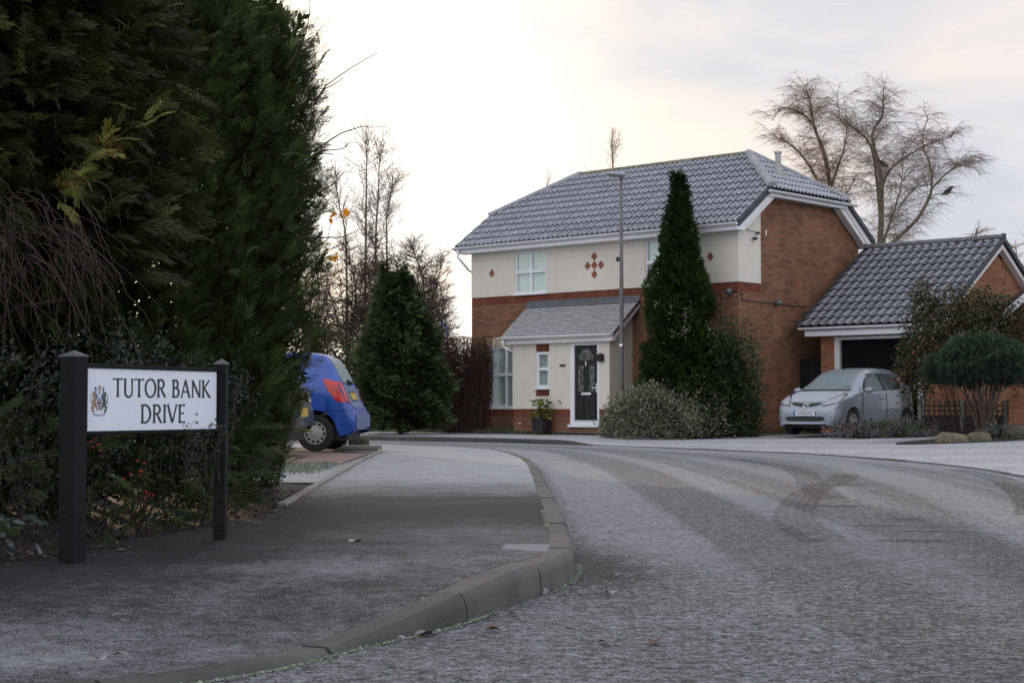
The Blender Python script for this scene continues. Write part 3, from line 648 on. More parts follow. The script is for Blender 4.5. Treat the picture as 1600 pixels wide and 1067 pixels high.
# porch roof
def pr(y): return 2.505 + (y + 1.06) * (3.36 - 2.505) / 1.06
hp(MB().prism([(-1.06, pr(-1.06) - .02), (0, pr(0) - .02), (0, pr(0) - .12), (-.9, 2.40), (-1.03, 2.40)], 'x', -6.46, -2.90), 'porch_roof_deck', M_upvc_dirty)
pt = MB(); sl_ = math.atan2(3.36 - 2.505, 1.06); cs, sn = math.cos(sl_), math.sin(sl_); Ls = 1.06 / cs; nrow = 13
for r_ in range(nrow):
    t0 = r_ * Ls / nrow; t1 = t0 + Ls / nrow * 1.35; x = -6.5 + (.0825 if r_ % 2 else 0) - .0825
    while x < -2.86:
        a, b = max(x, -6.5), min(x + .162, -2.86)
        if b - a > .02:
            j = random.uniform(0, .004); k = []
            for t, up_ in ((t0, .030 + j), (t1, .012)):
                t = min(t, Ls)
                for xx in (a, b):
                    k.append((xx, -1.06 + t * cs - up_ * sn, 2.505 + t * sn + up_ * cs))
            q = [(vx, vy + .014 * sn, vz - .014 * cs) for vx, vy, vz in k[:2]]
            pt.add(k, [(0, 1, 3, 2)], 0); pt.add([k[0], k[1], q[1], q[0]], [(0, 1, 2, 3)], 1)
        x += .165
stuff(hp(pt, 'porch_tiles', [M_tile_p, M_tile_edge]))
hp(MB().prism([(-.10, pr(-.10) + .038), (-.012, pr(-.012) + .042), (-.012, 3.50), (-.026, 3.50), (-.03, pr(-.03) + .075), (-.10, pr(-.10) + .05)], 'x', -6.50, -2.84), 'lead_flashing', M_lead)
hp(MB().prism([(-1.06, 2.49), (-1.06, 2.545), (0, 3.405), (0, 3.35)], 'x', -2.86, -2.835), 'porch_verge', mat('dark_red_verge', (.045, .022, .020), .7, .3, 6))
hp(MB().prism([(-1.07, 2.37), (-1.07, 2.485), (0, 3.345), (0, 3.20), (-.93, 2.44), (-.93, 2.37)], 'x', -2.90, -2.865), 'barge_board', M_upvc, bevel=.004)
hp(MB().box(-6.43, -2.901, -1.05, -1.03, 2.36, 2.455).box(-6.43, -2.901, -1.03, -.902, 2.36, 2.375), 'porch_fascia', M_upvc_dirty)
def gutter(mb, x0, x1, y, z, r=.055):
    poly = [(y + r * math.cos(t), z + r * math.sin(t)) for t in np.linspace(math.pi, 2 * math.pi, 9)] + [(y + r - .008, z), (y - r + .008, z)]
    mb.prism(poly, 'x', x0, x1)
gm = MB(); gutter(gm, -6.52, -2.84, -1.115, 2.525); gm.box(-6.52, -2.84, -1.175, -1.155, 2.505, 2.528)
hp(gm, 'porch_gutter', M_upvc_dirty, bevel=.003)
hp(MB().tube([(-6.36, -1.11, 2.48), (-6.36, -1.11, 2.30)], .034, 10).tube([(-6.36, -1.11, 2.30), (-6.20, -.96, 2.20)], .034, 10).tube([(-6.22, -.975, 2.22), (-6.255, -.62, 2.08), (-6.255, -.60, .3)], .03, 10), 'downpipe', M_upvc, smooth=True)
# main roof
SL = .689; sa_ = math.atan(SL); ca_, sa2 = math.cos(sa_), math.sin(sa_)
def fz_roof(y): return 5.0 + (y + .35) * SL
deck = MB()
deck.prism([(-.33, fz_roof(-.33) - .03), (2.7, fz_roof(2.7) - .03), (5.73, fz_roof(-.33) - .03), (5.73, fz_roof(-.33) - .10), (2.7, fz_roof(2.7) - .10), (-.33, fz_roof(-.33) - .10)], 'x', -7.02, -1.48)
# hipped ends of the deck (front, half-hip, back planes)
def hipdeck(xr, xe):
    r_ = (xr, 2.7, 7.07); f1, f2 = (xe, 1.0, 5.90), (xe, 4.4, 5.90); e1, e2 = (xe, -.33, fz_roof(-.33) - .03), (xe, 5.73, fz_roof(-.33) - .03); er1, er2 = (xr, -.33, fz_roof(-.33) - .03), (xr, 5.73, fz_roof(-.33) - .03)
    deck.add([r_, f1, f2, e1, e2, er1, er2], [(0, 1, 2), (0, 5, 3, 1), (0, 2, 4, 6)])
hipdeck(-1.5, .24); hipdeck(-7.0, -8.74)
hp(deck, 'roof_deck', M_tile_edge)
def tile_mesh(name, w_, L_, rolls, rh, mats, thick=.030, lift=.045):
    """interlocking roll tile: x across, y up the slope, z out; rounded rolls, dark butt edge"""
    prof = []
    per = w_ / rolls
    for r_ in range(rolls):
        o = r_ * per
        prof += [(o, 0), (o + per * .42, 0), (o + per * .50, rh * .62), (o + per * .62, rh), (o + per * .76, rh), (o + per * .90, rh * .62)]
    prof.append((w_ - .004, 0.0)); n = len(prof); vs = []
    for yy, zz in ((0, lift), (L_, .004)):
        vs += [(x, yy, z + zz) for x, z in prof]
    vs += [(x, 0, z + lift - thick - (.012 if z > rh * .5 else 0)) for x, z in prof]
    fs = [(i, i + 1, n + i + 1, n + i) for i in range(n - 1)]; fe = [(2 * n + i, 2 * n + i + 1, i + 1, i) for i in range(n - 1)]
    sd = [(0, n, 2 * n), (n - 1, 3 * n - 1, 2 * n - 1)]
    me = bpy.data.meshes.new(name); me.from_pydata(vs, [], fs + fe + sd); me.update()
    for m_ in mats: me.materials.append(m_)
    me.polygons.foreach_set('material_index', [0] * len(fs) + [1] * (len(fe) + 2)); return me
def lay_tiles(parent, me, gauge, w_, nrow, x0, x1, M0, keep=None, clip=(), as_stuff=None, zoff=0):
    """lay tiles in a slope frame M0 (x along eave, y up slope, z out). clip: list of (point, normal) in that frame; part on +normal side removed"""
    n = 0; acc = []
    for r_ in range(nrow):
        y0 = r_ * gauge; k = 0; x = x0
        while x < x1 - .05:
            c = [(x, y0), (x + w_, y0), (x, y0 + gauge), (x + w_, y0 + gauge)]
            ds = [[(Vector((cx_, cy_, 0)) - Vector(p)).dot(Vector(nn)) for cx_, cy_ in c] for p, nn in clip]
            if any(min(d) > -.005 for d in ds): x += w_; continue
            need = any(max(d) > .0 for d in ds) or x + w_ > x1 + .01
            m_ = me
            if need:
                bm = bmesh.new(); bm.from_mesh(me)
                for p, nn in clip: bmesh.ops.bisect_plane(bm, geom=bm.verts[:] + bm.edges[:] + bm.faces[:], plane_co=Vector(p) - Vector((x, y0, 0)), plane_no=Vector(nn), clear_outer=True)
                if x + w_ > x1: bmesh.ops.bisect_plane(bm, geom=bm.verts[:] + bm.edges[:] + bm.faces[:], plane_co=(x1 - x, 0, 0), plane_no=(1, 0, 0), clear_outer=True)
                if not bm.faces: bm.free(); x += w_; continue
                m_ = bpy.data.meshes.new('tile_cut'); bm.to_mesh(m_); bm.free()
                for q in me.materials: m_.materials.append(q)
            T = M0 @ Matrix.Translation((x, y0, random.uniform(0, .004))) @ Matrix.Rotation(random.uniform(-.004, .004), 4, 'Z')
            if as_stuff is not None: acc.append((m_, T))
            else:
                o = bpy.data.objects.new('roof_tile', m_); COL.objects.link(o); o.parent = parent; o.matrix_local = T; n += 1
            x += w_
    if as_stuff is not None:
        bm = bmesh.new()
        for m_, T in acc:
            t = m_.copy(); t.transform(T); bm.from_mesh(t); bpy.data.meshes.remove(t)
        me2 = bpy.data.meshes.new(as_stuff); bm.to_mesh(me2); bm.free()
        for q in me.materials: me2.materials.append(q)
        stuff(link(as_stuff, me2, None, parent))
    return n
T_house = tile_mesh('roof_tile', .32, .40, 2, .046, [M_tile, M_tile_edge])
roof = hp(MB().prism([(-.32, 4.98), (-.30, 4.94), (2.7, 7.02), (2.7, 7.05)], 'x', -8.70, .20), 'roof', M_tile_edge) if False else hp(MB().box(-6.9, -1.6, 2.66, 2.74, 6.9, 7.06), 'roof', M_tile_edge)
M0 = Matrix(((1, 0, 0, -8.76), (0, ca_, -sa2, -.37), (0, sa2, ca_, 4.99), (0, 0, 0, 1)))
# hip lines in slope frame: x measured from -8.76; y up slope
def sl_y(y): return (y + .37) / ca_
hx0, hx1 = .02, 1.72; hyA, hyB = sl_y(1.0), sl_y(2.7)
nl = Vector((-(hyB - hyA), (hx1 - hx0), 0)).normalized(); Wd = 9.02
nr = Vector(((hyB - hyA), (hx1 - hx0), 0)).normalized()
lay_tiles(roof, T_house, .3365, .32, 11, 0, Wd, M0, clip=[((hx0, hyA, 0), nl), ((Wd - hx0, hyA, 0), nr)])
# right half hip
hs = math.atan2(7.09 - 5.90, 1.80); ch_, sh_ = math.cos(hs), math.sin(hs)
MH = Matrix(((0, -ch_, sh_, .34), (1, 0, 0, .94), (0, sh_, ch_, 5.885), (0, 0, 0, 1)))
LH = 1.84 / ch_; nA = Vector((-LH, 1.76, 0)).normalized(); nB = Vector((LH, 1.76, 0)).normalized()
lay_tiles(roof, T_house, .3365, .32, 7, 0, 3.54, MH, clip=[((0, 0, 0), nA), ((3.52, 0, 0), nB)], as_stuff='half_hip_tiles')
def ridge_run(parent, p, q, m_, r=.115, step=.44, flat=.8):
    p, q = Vector(p), Vector(q); d = q - p; L = d.length; d.normalize(); n_ = max(1, round(L / step)); st = L / n_
    side = d.cross(Vector((0, 0, 1))).normalized(); up_ = side.cross(d)
    for i in range(n_):
        a = p + d * (i * st + .004); b = p + d * ((i + 1) * st + .02); vs = []; k = 9
        for c, rr in ((a, r * 1.03), (b, r * .97)):
            for t in np.linspace(-.15, math.pi + .15, k): vs.append(c + side * (rr * math.cos(t)) + up_ * (rr * flat * math.sin(t)))
        fs = [(j, j + 1, k + j + 1, k + j) for j in range(k - 1)] + [tuple(range(k)), tuple(range(k, 2 * k))[::-1]]
        o = MB().add(vs, fs).build('ridge_tile', m_, parent); autosmooth(o, 50)
ridge_run(roof, (-7.05, 2.7, 7.10), (-1.45, 2.7, 7.10), M_ridge_moss)
for xr, xe in ((-1.5, .30), (-7.0, -8.80)):
    ridge_run(roof, (xe, .98, 5.97), (xr, 2.7, 7.13), M_ridge, .12); ridge_run(roof, (xe, 4.42, 5.97), (xr, 2.7, 7.13), M_ridge, .12)
# verges (stepped dark units), barge boards, box ends
for s, xa, xb in ((1, .255, .295), (-1, -8.795, -8.755)):
    v = MB()
    for y0, y1 in ((-.36, 1.0), (5.76, 4.4)):
        for i in range(4):
            a = y0 + (y1 - y0) * i / 4; b = y0 + (y1 - y0) * (i + 1) / 4; za = fz_roof(y0 if y0 < 2 else 5.4 - y0) + (fz_roof(1.0) - fz_roof(-.36)) * i / 4; zb = za + (fz_roof(1.0) - fz_roof(-.36)) / 4
            v.prism([(a, za - .075), (a, za + .075), (b, zb + .055), (b, zb - .075)], 'x', xa - .05 * (s > 0), xb + .05 * (s < 0))
    v.each('verge_unit', M_verge, house, (0, 0, -HZ))
    xm = .235 if s > 0 else -8.735
    b = MB()
    b.prism([(-.37, 4.845), (-.37, 4.93), (1.0, 5.87), (1.0, 5.735), (-.07, 4.995 - .05), (-.07, 4.845)], 'x', xm - .022 * (s > 0), xm + .022 * (s < 0))
    b.prism([(5.77, 4.845), (5.77, 4.93), (4.4, 5.87), (4.4, 5.735), (5.47, 4.945), (5.47, 4.845)], 'x', xm - .022 * (s > 0), xm + .022 * (s < 0))
    b.each('barge_board', M_upvc, house, (0, 0, -HZ))
    x0_, x1_ = (.0235, .212) if s > 0 else (-8.712, -8.503)
    MB().prism([(-.30, 4.86), (-.02, 4.86), (1.22, 5.715), (1.22, 5.74), (.98, 5.74), (-.30, 4.90)], 'x', x0_, x1_).prism([(5.70, 4.86), (5.42, 4.86), (4.18, 5.715), (4.18, 5.74), (4.42, 5.74), (5.70, 4.90)], 'x', x0_, x1_).each('verge_soffit', M_upvc_dirty, house, (0, 0, -HZ))
    xf0, xf1 = (.236, .26) if s > 0 else (-8.76, -8.736)
    xs0, xs1 = (.001, .2355) if s > 0 else (-8.7355, -8.501)
    hp(MB().box(xf0, xf1, .93, 4.47, 5.735, 5.85).box(xs0, xs1, 1.25, 4.15, 5.742, 5.757), 'half_hip_fascia', M_upvc)
    gq = MB(); r = .058; cx_ = .325 if s > 0 else -8.825
    gq.prism([(cx_ + r * math.cos(t), 5.865 + r * math.sin(t)) for t in np.linspace(math.pi, 2 * math.pi, 9)], 'y', .84, 4.78)
    hp(gq, 'half_hip_gutter', M_upvc, bevel=.004)
fa = MB(); fa.box(-8.734, .2125, -.335, -.315, 4.845, 4.965).box(-8.734, .2125, -.3145, -.0225, 4.845, 4.8605)
hp(fa, 'fascia', M_upvc)
gm = MB(); gutter(gm, -8.82, .25, -.395, 5.005, .06); gm.box(-8.82, .25, -.462, -.44, 4.985, 5.008)
hp(gm, 'front_gutter', M_upvc, bevel=.003)
hp(MB().box(-8.734, .21, 5.47, 5.75, 4.845, 4.965), 'rear_fascia', M_upvc)
hp(MB().tube([(-8.64, -.395, 4.97), (-8.64, -.395, 4.74), (-8.60, -.37, 4.70), (-8.56, -.06, 4.42), (-8.545, .12, 4.34), (-8.545, .12, .3)], .034, 10), 'downpipe', M_upvc, smooth=True)
# flue, aerial, wall lights and cable
hp(MB().tube([(-.48, 2.45, 6.35), (-.48, 2.45, 6.98)], .075, 14).lathe([(.10, 6.98), (.10, 7.03), (.02, 7.035)], 14, c=(-.48, 2.45, 0)).prism([(2.25, 6.35), (2.65, 6.35), (2.6, 6.55), (2.3, 6.55)], 'x', -.62, -.34), 'flue_pipe', mat('flue_grey', (.42, .41, .40), .6, .2, 8), smooth=False)
ab = hp(MB().tube([(.03, .12, 4.93), (.10, .66, 4.85), (.12, .98, 4.80)], .009, 5).tube([(.023, .70, 4.85), (.12, .70, 4.85)], .012, 6), 'aerial_bracket', M_blackpaint)
MB().tube([(.12, .97, 4.80), (.12, 1.0, 4.95)], .014, 6).build('aerial_tip', M_upvc, ab)
MB().box(.05, .13, .52, .62, 4.68, 4.74).build('camera_unit', M_blackpaint, ab, bevel=.01)
MB().box(.05, .12, .67, .74, 4.83, 4.88).build('clamp', M_blackpaint, ab, bevel=.01)
MB().box(.023, .029, .72, .80, 4.74, 4.94).build('wall_plate', M_upvc_dirty, ab)
for (x, y, z) in ((-.20, -.02, 3.46), (.02, 1.533, 3.255)):
    hp(MB().lathe([(.02, -.075), (.06, -.06), (.085, -.015), (.075, .04), (.035, .068), (.01, .075)], 14, c=(x + (.07 if y > 0 else 0), y - (.07 if y < 0 else 0), z)).tube([(x, y, z), (x + (.05 if y > 0 else 0), y - (.05 if y < 0 else 0), z)], .03, 8), 'wall_light', mat('grey_lamp', (.10, .115, .125), .5, .2, 8), smooth=True)
hp(MB().tube([(-.20, -.012, 3.45), (-.02, -.016, 3.455), (.012, .05, 3.44), (.014, .10, 3.44), (.014, .12, 3.28), (.014, .17, 3.255), (.014, 1.5, 3.235), (.014, 2.9, 3.225)], .011, 5).tube([(-.48, -.014, 3.42), (-.48, -.014, 1.0)], .011, 5).tube([(-1.0, -.014, 3.42), (-.48, -.014, 3.42)], .01, 5), 'cable', M_blackpaint)

# ================================================================== GARAGE (same orientation)
garage = thing('garage', 'detached brick garage with frosted pantiled roof and black up and over door', 'garage', (HX, HY, HZ), HA)
def gp(mb, name, m, **k): return mb.build(name, m, garage, (0, 0, -HZ), **k)
GX0, GX1, GY, GB = .84, 3.88, 2.2, 8.0; do = (1.21, 3.50, .1, 2.43)
w = MB()
for a, b, c, d in cells(GX0, GX1, .1, 2.55, [do]): w.box(a + .004, b - .004, GY + .004, GY + .22, c, d)
w.box(GX0 + .004, GX0 + .2, GY + .22, GB, .1, 2.55); w.prism([(GY + .22, .1), (GB, .1), (GB, 2.55), (5.1, 4.48), (GY + .22, 2.70)], 'x', GX1 - .2, GX1 - .004)
gp(w, 'garage_wall', M_mortar)
w = MB(); bricks(w, 'y', GY, GX0, GX1, .2, 2.55, [do]); bricks(w, 'x', GX1, GY, GB, .2, 4.5, out=1, top=lambda y: min(2.62 + (y - GY) * .655, 2.62 + (GB - y) * .655)); bricks(w, 'x', GX0, GY, 4.5, .2, 2.5, out=-1)
stuff(gp(w, 'garage_brickwork', M_borange))
w = MB().box(1.21, 1.35, GY - .02, GY + .1, .12, 2.36).box(3.36, 3.50, GY - .02, GY + .1, .12, 2.36).box(1.21, 3.50, GY - .021, GY + .1, 2.36, 2.43)
gp(w, 'door_frame', M_upvc_dirty, bevel=.005)
M_gdoor = mat('black_steel_door', (.006, .006, .0065), .85, .25, 4, spec=.15)
gd = gp(MB().box(1.35, 3.36, GY + .075, GY + .09, .13, 2.36), 'garage_door', M_gdoor)
for i in range(20):
    x = 1.36 + i * .1; MB().prism([(x, GY + .075), (x + .02, GY + .055), (x + .075, GY + .055), (x + .092, GY + .075)], 'z', .16, 2.34).build('panel', M_gdoor, gd)
MB().tube([(2.3, GY + .05, 1.15), (2.42, GY + .03, 1.15)], .015, 6).build('handle', M_chrome, gd)
gs = math.atan2(4.77 - 2.67, 3.25); cg, sg = math.cos(gs), math.sin(gs)
rf = gp(MB().prism([(1.87, 2.66), (5.1, 4.745), (8.3, 2.66), (8.3, 2.59), (5.1, 4.67), (1.87, 2.59)], 'x', .44, 4.06), 'roof', M_tile_edge)
T_gar = tile_mesh('garage_tile', .228, .40, 1, .042, [M_tile_g, M_tile_edge])
MG = Matrix(((1, 0, 0, .42), (0, cg, -sg, 1.85), (0, sg, cg, 2.665), (0, 0, 0, 1)))
lay_tiles(rf, T_gar, .345, .228, 11, 0, 3.65, MG)
MG2 = Matrix(((-1, 0, 0, 4.07), (0, -cg, sg, 8.35), (0, sg, cg, 2.665), (0, 0, 0, 1)))
ridge_run(rf, (.40, 5.1, 4.80), (4.08, 5.1, 4.80), mat('ridge_tile_dark', (.13, .135, .145), .8, .3, 6, .2, 40, objvar=.15), .115)
v = MB()
for x0_, x1_ in ((4.055, 4.11), (.385, .425)):
    for i in range(9):
        a, b = 1.84 + i * 3.26 / 9, 1.84 + (i + 1) * 3.26 / 9; za, zb = 2.66 + (a - 1.84) * .645, 2.66 + (b - 1.84) * .645
        v.prism([(a, za - .06), (a, za + .085), (b, zb + .06), (b, zb - .06)], 'x', x0_, x1_)
        v.prism([(10.2 - a, za - .06), (10.2 - a, za + .085), (10.2 - b, zb + .06), (10.2 - b, zb - .06)], 'x', x0_, x1_)
    v.prism([(5.02, 4.70), (5.18, 4.70), (5.16, 4.90), (5.04, 4.90)], 'x', x0_ - .003, x1_ + .006)
v.each('verge_unit', M_verge, garage, (0, 0, -HZ))
M_pinkwhite = mat('barge_white', (.66, .62, .61), .5, .08, 3)
gp(MB().prism([(1.86, 2.47), (1.86, 2.60), (5.1, 4.70), (8.34, 2.60), (8.34, 2.47), (5.1, 4.54)], 'x', 4.02, 4.05), 'barge_board', M_pinkwhite)
gp(MB().prism([(2.1, 2.62), (5.1, 4.57), (8.1, 2.62), (8.1, 2.60), (5.1, 4.55), (2.1, 2.60)], 'x', 3.885, 4.02), 'verge_soffit', M_upvc_dirty)
gp(MB().box(.56, 4.019, 1.93, 1.955, 2.455, 2.60).box(.56, 4.019, 1.955, 2.196, 2.455, 2.472), 'fascia', M_upvc)
gm = MB(); gutter(gm, .43, 4.06, 1.875, 2.655, .055); gm.box(.43, 4.06, 1.815, 1.83, 2.635, 2.658); gp(gm, 'gutter', M_upvc, bevel=.003)
# side gate between house and garage
gate = thing('side_gate', 'black wooden gate between the brick house and its garage', 'gate', (HX, HY, HZ), HA)
M_gate = mat('black_timber', (.007, .0065, .0065), .8, .35, 7, .3, 30, objvar=.2)
for i in range(6): MB().box(.022 + i * .136, .022 + i * .136 + .128, 2.56, 2.585, .05, 1.76 + random.uniform(-.006, .006)).build('plank', M_gate, gate)
MB().box(.02, .835, 2.586, 2.63, .3, .42).box(.02, .835, 2.586, 2.63, 1.4, 1.52).build('ledge', M_gate, gate)
# ================================================================== STREET NAME SIGN
sg_d = Vector((.45844, .88872, 0)); SGX, SGY = -1.9702, 7.2143
sign = thing('street_name_sign', 'low black framed street name sign reading TUTOR BANK DRIVE on two posts', 'sign', (SGX, SGY, .1), math.atan2(.88872, .45844))
# local: x along the plate, -y towards the road, z from .1
M_spost = mat('black_recycled_plastic', (.007, .007, .0085), .65, .3, 14, .25, 50, spec=.2)
M_cap = mat('post_cap_frost', (.085, .09, .105), .6, .25, 20)
def post(x, s, rot, h, cap):
    p = MB().box(-s / 2, s / 2, -s / 2, s / 2, -.05, h).build('post', M_spost, sign, (x, 0, 0), bevel=.004); p.rotation_euler = (0, 0, R(rot))
    a = s / 2 + .004; c = MB().add([(-a, -a, h), (a, -a, h), (a, a, h), (-a, a, h), (-a, -a, h + .006), (a, -a, h + .006), (a, a, h + .006), (-a, a, h + .006), (0, 0, h + .006 + cap)],
        [(0, 3, 2, 1), (0, 1, 5, 4), (1, 2, 6, 5), (2, 3, 7, 6), (3, 0, 4, 7), (4, 5, 8), (5, 6, 8), (6, 7, 8), (7, 4, 8)]).build('post_cap', M_cap, p)
post(0.005, .086, 2, .922, .026); post(1.075, .060, 24, .912, .026)
M_plate = mat('white_sign_face', (.74, .78, .86), .35, .04, 3)
M_letter = mat('black_lettering', (.012, .012, .016), .5, .1, 10)
bd = MB().box(.044, 1.05, .004, .030, .572, .895).build('backing_board', M_spost, sign, bevel=.003)
MB().box(.044, 1.05, -.012, .0035, .875, .895).box(.044, 1.05, -.012, .0035, .572, .588).build('rail', M_spost, sign, bevel=.003)
face = MB().box(.092, 1.03, -.0045, .0030, .5885, .8745).build('name_plate', M_plate, sign)
def stroke(pts, th):
    """flat ribbon along pts with thickness list"""
    n = len(pts); L, Rr = [], []
    for i, p in enumerate(pts):
        a = pts[max(i - 1, 0)]; b = pts[min(i + 1, n - 1)]; dx, dy = b[0] - a[0], b[1] - a[1]; l = math.hypot(dx, dy) or 1; t = th[i] / 2
        L.append((p[0] - dy / l * t, p[1] + dx / l * t)); Rr.append((p[0] + dy / l * t, p[1] - dx / l * t))
    return L, Rr
def arc(cx_, cy_, rx, ry, a0, a1, n=14): return [(cx_ + rx * math.cos(R(a0 + (a1 - a0) * i / n)), cy_ + ry * math.sin(R(a0 + (a1 - a0) * i / n))) for i in range(n + 1)]
TK, TN = .132, .092
def stem(x0, y0, x1, y1, t=TK): 
    P = [(x0 + (x1 - x0) * k, y0 + (y1 - y0) * k) for k in (0, .05, .14, .5, .86, .95, 1)]
    return (P, [t * 1.9, t * 1.35, t * 1.02, t * .95, t * 1.02, t * 1.35, t * 1.9])
def bar(x0, y0, x1, y1, t=TN): return ([(x0, y0), (x0 + (x1 - x0) * .5, (y0 + y1) / 2), (x1 - (x1 - x0) * .12, y1), (x1, y1)], [t, t * .9, t * .95, t * 1.7])
def bowl(pts): n = len(pts); return (pts, [TN + (TK - TN) * math.sin(math.pi * i / (n - 1)) for i in range(n)])
GL = {
 'T': (.66, [stem(.33, 0, .33, 1), ([(0, .955), (.06, .965), (.33, .965), (.6, .965), (.66, .955)], [.15, .075, .07, .075, .15])]),
 'U': (.66, [stem(.1, .25, .1, 1)[:1] + ([TK] * 4 + [TK, TK * 1.3, TK * 1.9],), (arc(.335, .28, .235, .27, 180, 360), [TK + (TN - TK) * i / 14 for i in range(15)]), ([(.57, .25), (.57, .6), (.57, .93), (.57, 1)], [TN, TN, TN * 1.3, TN * 2])]),
 'O': (.80, [(arc(.4, .5, .345, .49, 90, 270, 18), [TN + (TK - TN) * math.sin(math.pi * i / 18) for i in range(19)]), (arc(.4, .5, .345, .49, -90, 90, 18), [TN + (TK - TN) * math.sin(math.pi * i / 18) for i in range(19)])]),
 'R': (.62, [stem(.1, 0, .1, 1), bowl([(.1, .965), (.28, .965)] + arc(.28, .735, .2, .23, 90, -90) + [(.1, .505)]), ([(.27, .5), (.42, .26), (.55, .05), (.62, .02)], [TN, TK, TK, TN])]),
 'B': (.56, [stem(.1, 0, .1, 1), bowl([(.1, .965), (.25, .965)] + arc(.25, .755, .17, .21, 90, -90) + [(.1, .545)]), bowl([(.1, .54), (.27, .54)] + arc(.27, .285, .22, .252, 90, -90) + [(.1, .033)])]),
 'A': (.74, [([(.06, 0), (.09, .06), (.36, .98)], [.15, TN, TN]), ([(.35, 1), (.64, .07), (.68, 0)], [TK, TK, .19]), ([(.17, .33), (.56, .33)], [TN * .9] * 2)]),
 'N': (.74, [([(.1, 0), (.1, .07), (.1, .9), (.08, 1)], [.15, TN, TN, .14]), ([(.08, .98), (.63, .02)], [TK, TK]), ([(.64, 0), (.64, .93), (.64, 1)], [TN, TN, .16])]),
 'K': (.66, [stem(.1, 0, .1, 1), ([(.14, .50), (.5, .94), (.56, 1)], [TN, TN, .15]), ([(.2, .54), (.55, .08), (.66, .01)], [TN, TK, TK])]),
 'D': (.72, [stem(.1, 0, .1, 1), bowl([(.1, .965), (.25, .965)] + arc(.25, .5, .37, .466, 90, -90, 18) + [(.1, .033)])]),
 'I': (.24, [stem(.12, 0, .12, 1)]),
 'V': (.70, [([(.02, 1), (.06, .93), (.34, .02)], [.19, TK, TK]), ([(.36, 0), (.62, .93), (.65, 1)], [TN, TN, .15])]),
 'E': (.50, [stem(.1, 0, .1, 1), bar(.1, .965, .46, .965), bar(.1, .52, .40, .52), bar(.1, .033, .48, .033)]),
 ' ': (.34, [])}
def lettering(text, x0, x1, z0, z1, y):
    gap = .06; W_ = sum(GL[c][0] + gap for c in text) - gap; sx = (x1 - x0) / W_; sz = z1 - z0; x = 0; mb = MB(); k = 0
    for c in text:
        for pts, th in GL[c][1]:
            L, Rr = stroke(pts, th); n = len(L); vs = [(x0 + (x + p[0]) * sx, y - k * .00004, z0 + p[1] * sz) for p in L + Rr]
            mb.add(vs, [(i, i + 1, n + i + 1, n + i) for i in range(n - 1)]); k += 1
        x += GL[c][0] + gap
    return mb
lettering('TUTOR BANK', .258, .980, .744, .831, -.0056).build('lettering', M_letter, face)
lettering('DRIVE', .455, .785, .621, .710, -.0056).build('lettering', M_letter, face)
# coat of arms: supporters, shield with cross, helm, mantling and crest, motto scroll
def flat(polys, col, nm, y):
    mb = MB()
    for i, p in enumerate(polys): mb.add([(x, y - i * .00003, z) for x, z in p], [tuple(range(len(p)))])
    mb.build(nm, mat('arms_' + nm, col, .5, .15, 60), face)
def sc(pts, flip=False): return [((.168 + (-1 if flip else 1) * u * .056), .729 + v * .061) for u, v in pts]
lion = [(-.98, -.55), (-.8, -.9), (-.62, -.95), (-.55, -.8), (-.72, -.6), (-.55, -.45), (-.35, -.75), (-.2, -.78), (-.32, -.4), (-.4, -.1), (-.28, .15), (-.38, .4), (-.6, .62), (-.78, .68), (-.85, .4), (-.7, .2), (-.85, -.1), (-.8, -.35)]
tail = [(-.98, -.3), (-.9, -.35), (-.95, .2), (-1.0, .5), (-1.05, .3)]
flat([sc(lion), sc(tail)], (.33, .20, .11), 'supporter_gold', -.0055)
flat([sc(lion, True), sc(tail, True)], (.045, .075, .07), 'supporter_green', -.0055)
flat([sc([(-.3, .12), (.3, .12), (.3, -.35), (.18, -.62), (0, -.78), (-.18, -.62), (-.3, -.35)])], (.42, .36, .45), 'shield', -.0055)
flat([sc([(-.05, .12), (.05, .12), (.05, -.76), (-.05, -.76)]), sc([(-.3, -.15), (.3, -.15), (.3, -.26), (-.3, -.26)])], (.05, .06, .075), 'shield_cross', -.0058)
flat([sc([(-.5, .32), (-.2, .16), (.2, .16), (.5, .32), (.28, .42), (.1, .2), (-.1, .2), (-.28, .42)]), sc([(-.6, .95), (-.42, 1.02), (-.34, .8), (-.36, .5), (-.2, .38), (-.45, .4), (-.52, .7)]), sc([(.6, .95), (.42, 1.02), (.34, .8), (.36, .5), (.2, .38), (.45, .4), (.52, .7)])], (.07, .14, .32), 'mantling', -.0057)
flat([sc([(-.2, 1.0), (-.06, 1.1), (.18, 1.12), (.22, .95), (.1, .7), (.12, .42), (-.12, .42), (-.08, .7), (-.12, .95)])], (.32, .27, .25), 'crest', -.0056)
flat([sc([(-.75, -.92), (-.4, -1.02), (0, -1.06), (.4, -1.02), (.75, -.92), (.72, -1.12), (.4, -1.18), (0, -1.2), (-.4, -1.18), (-.72, -1.12)])], (.34, .38, .50), 'scroll', -.0054)

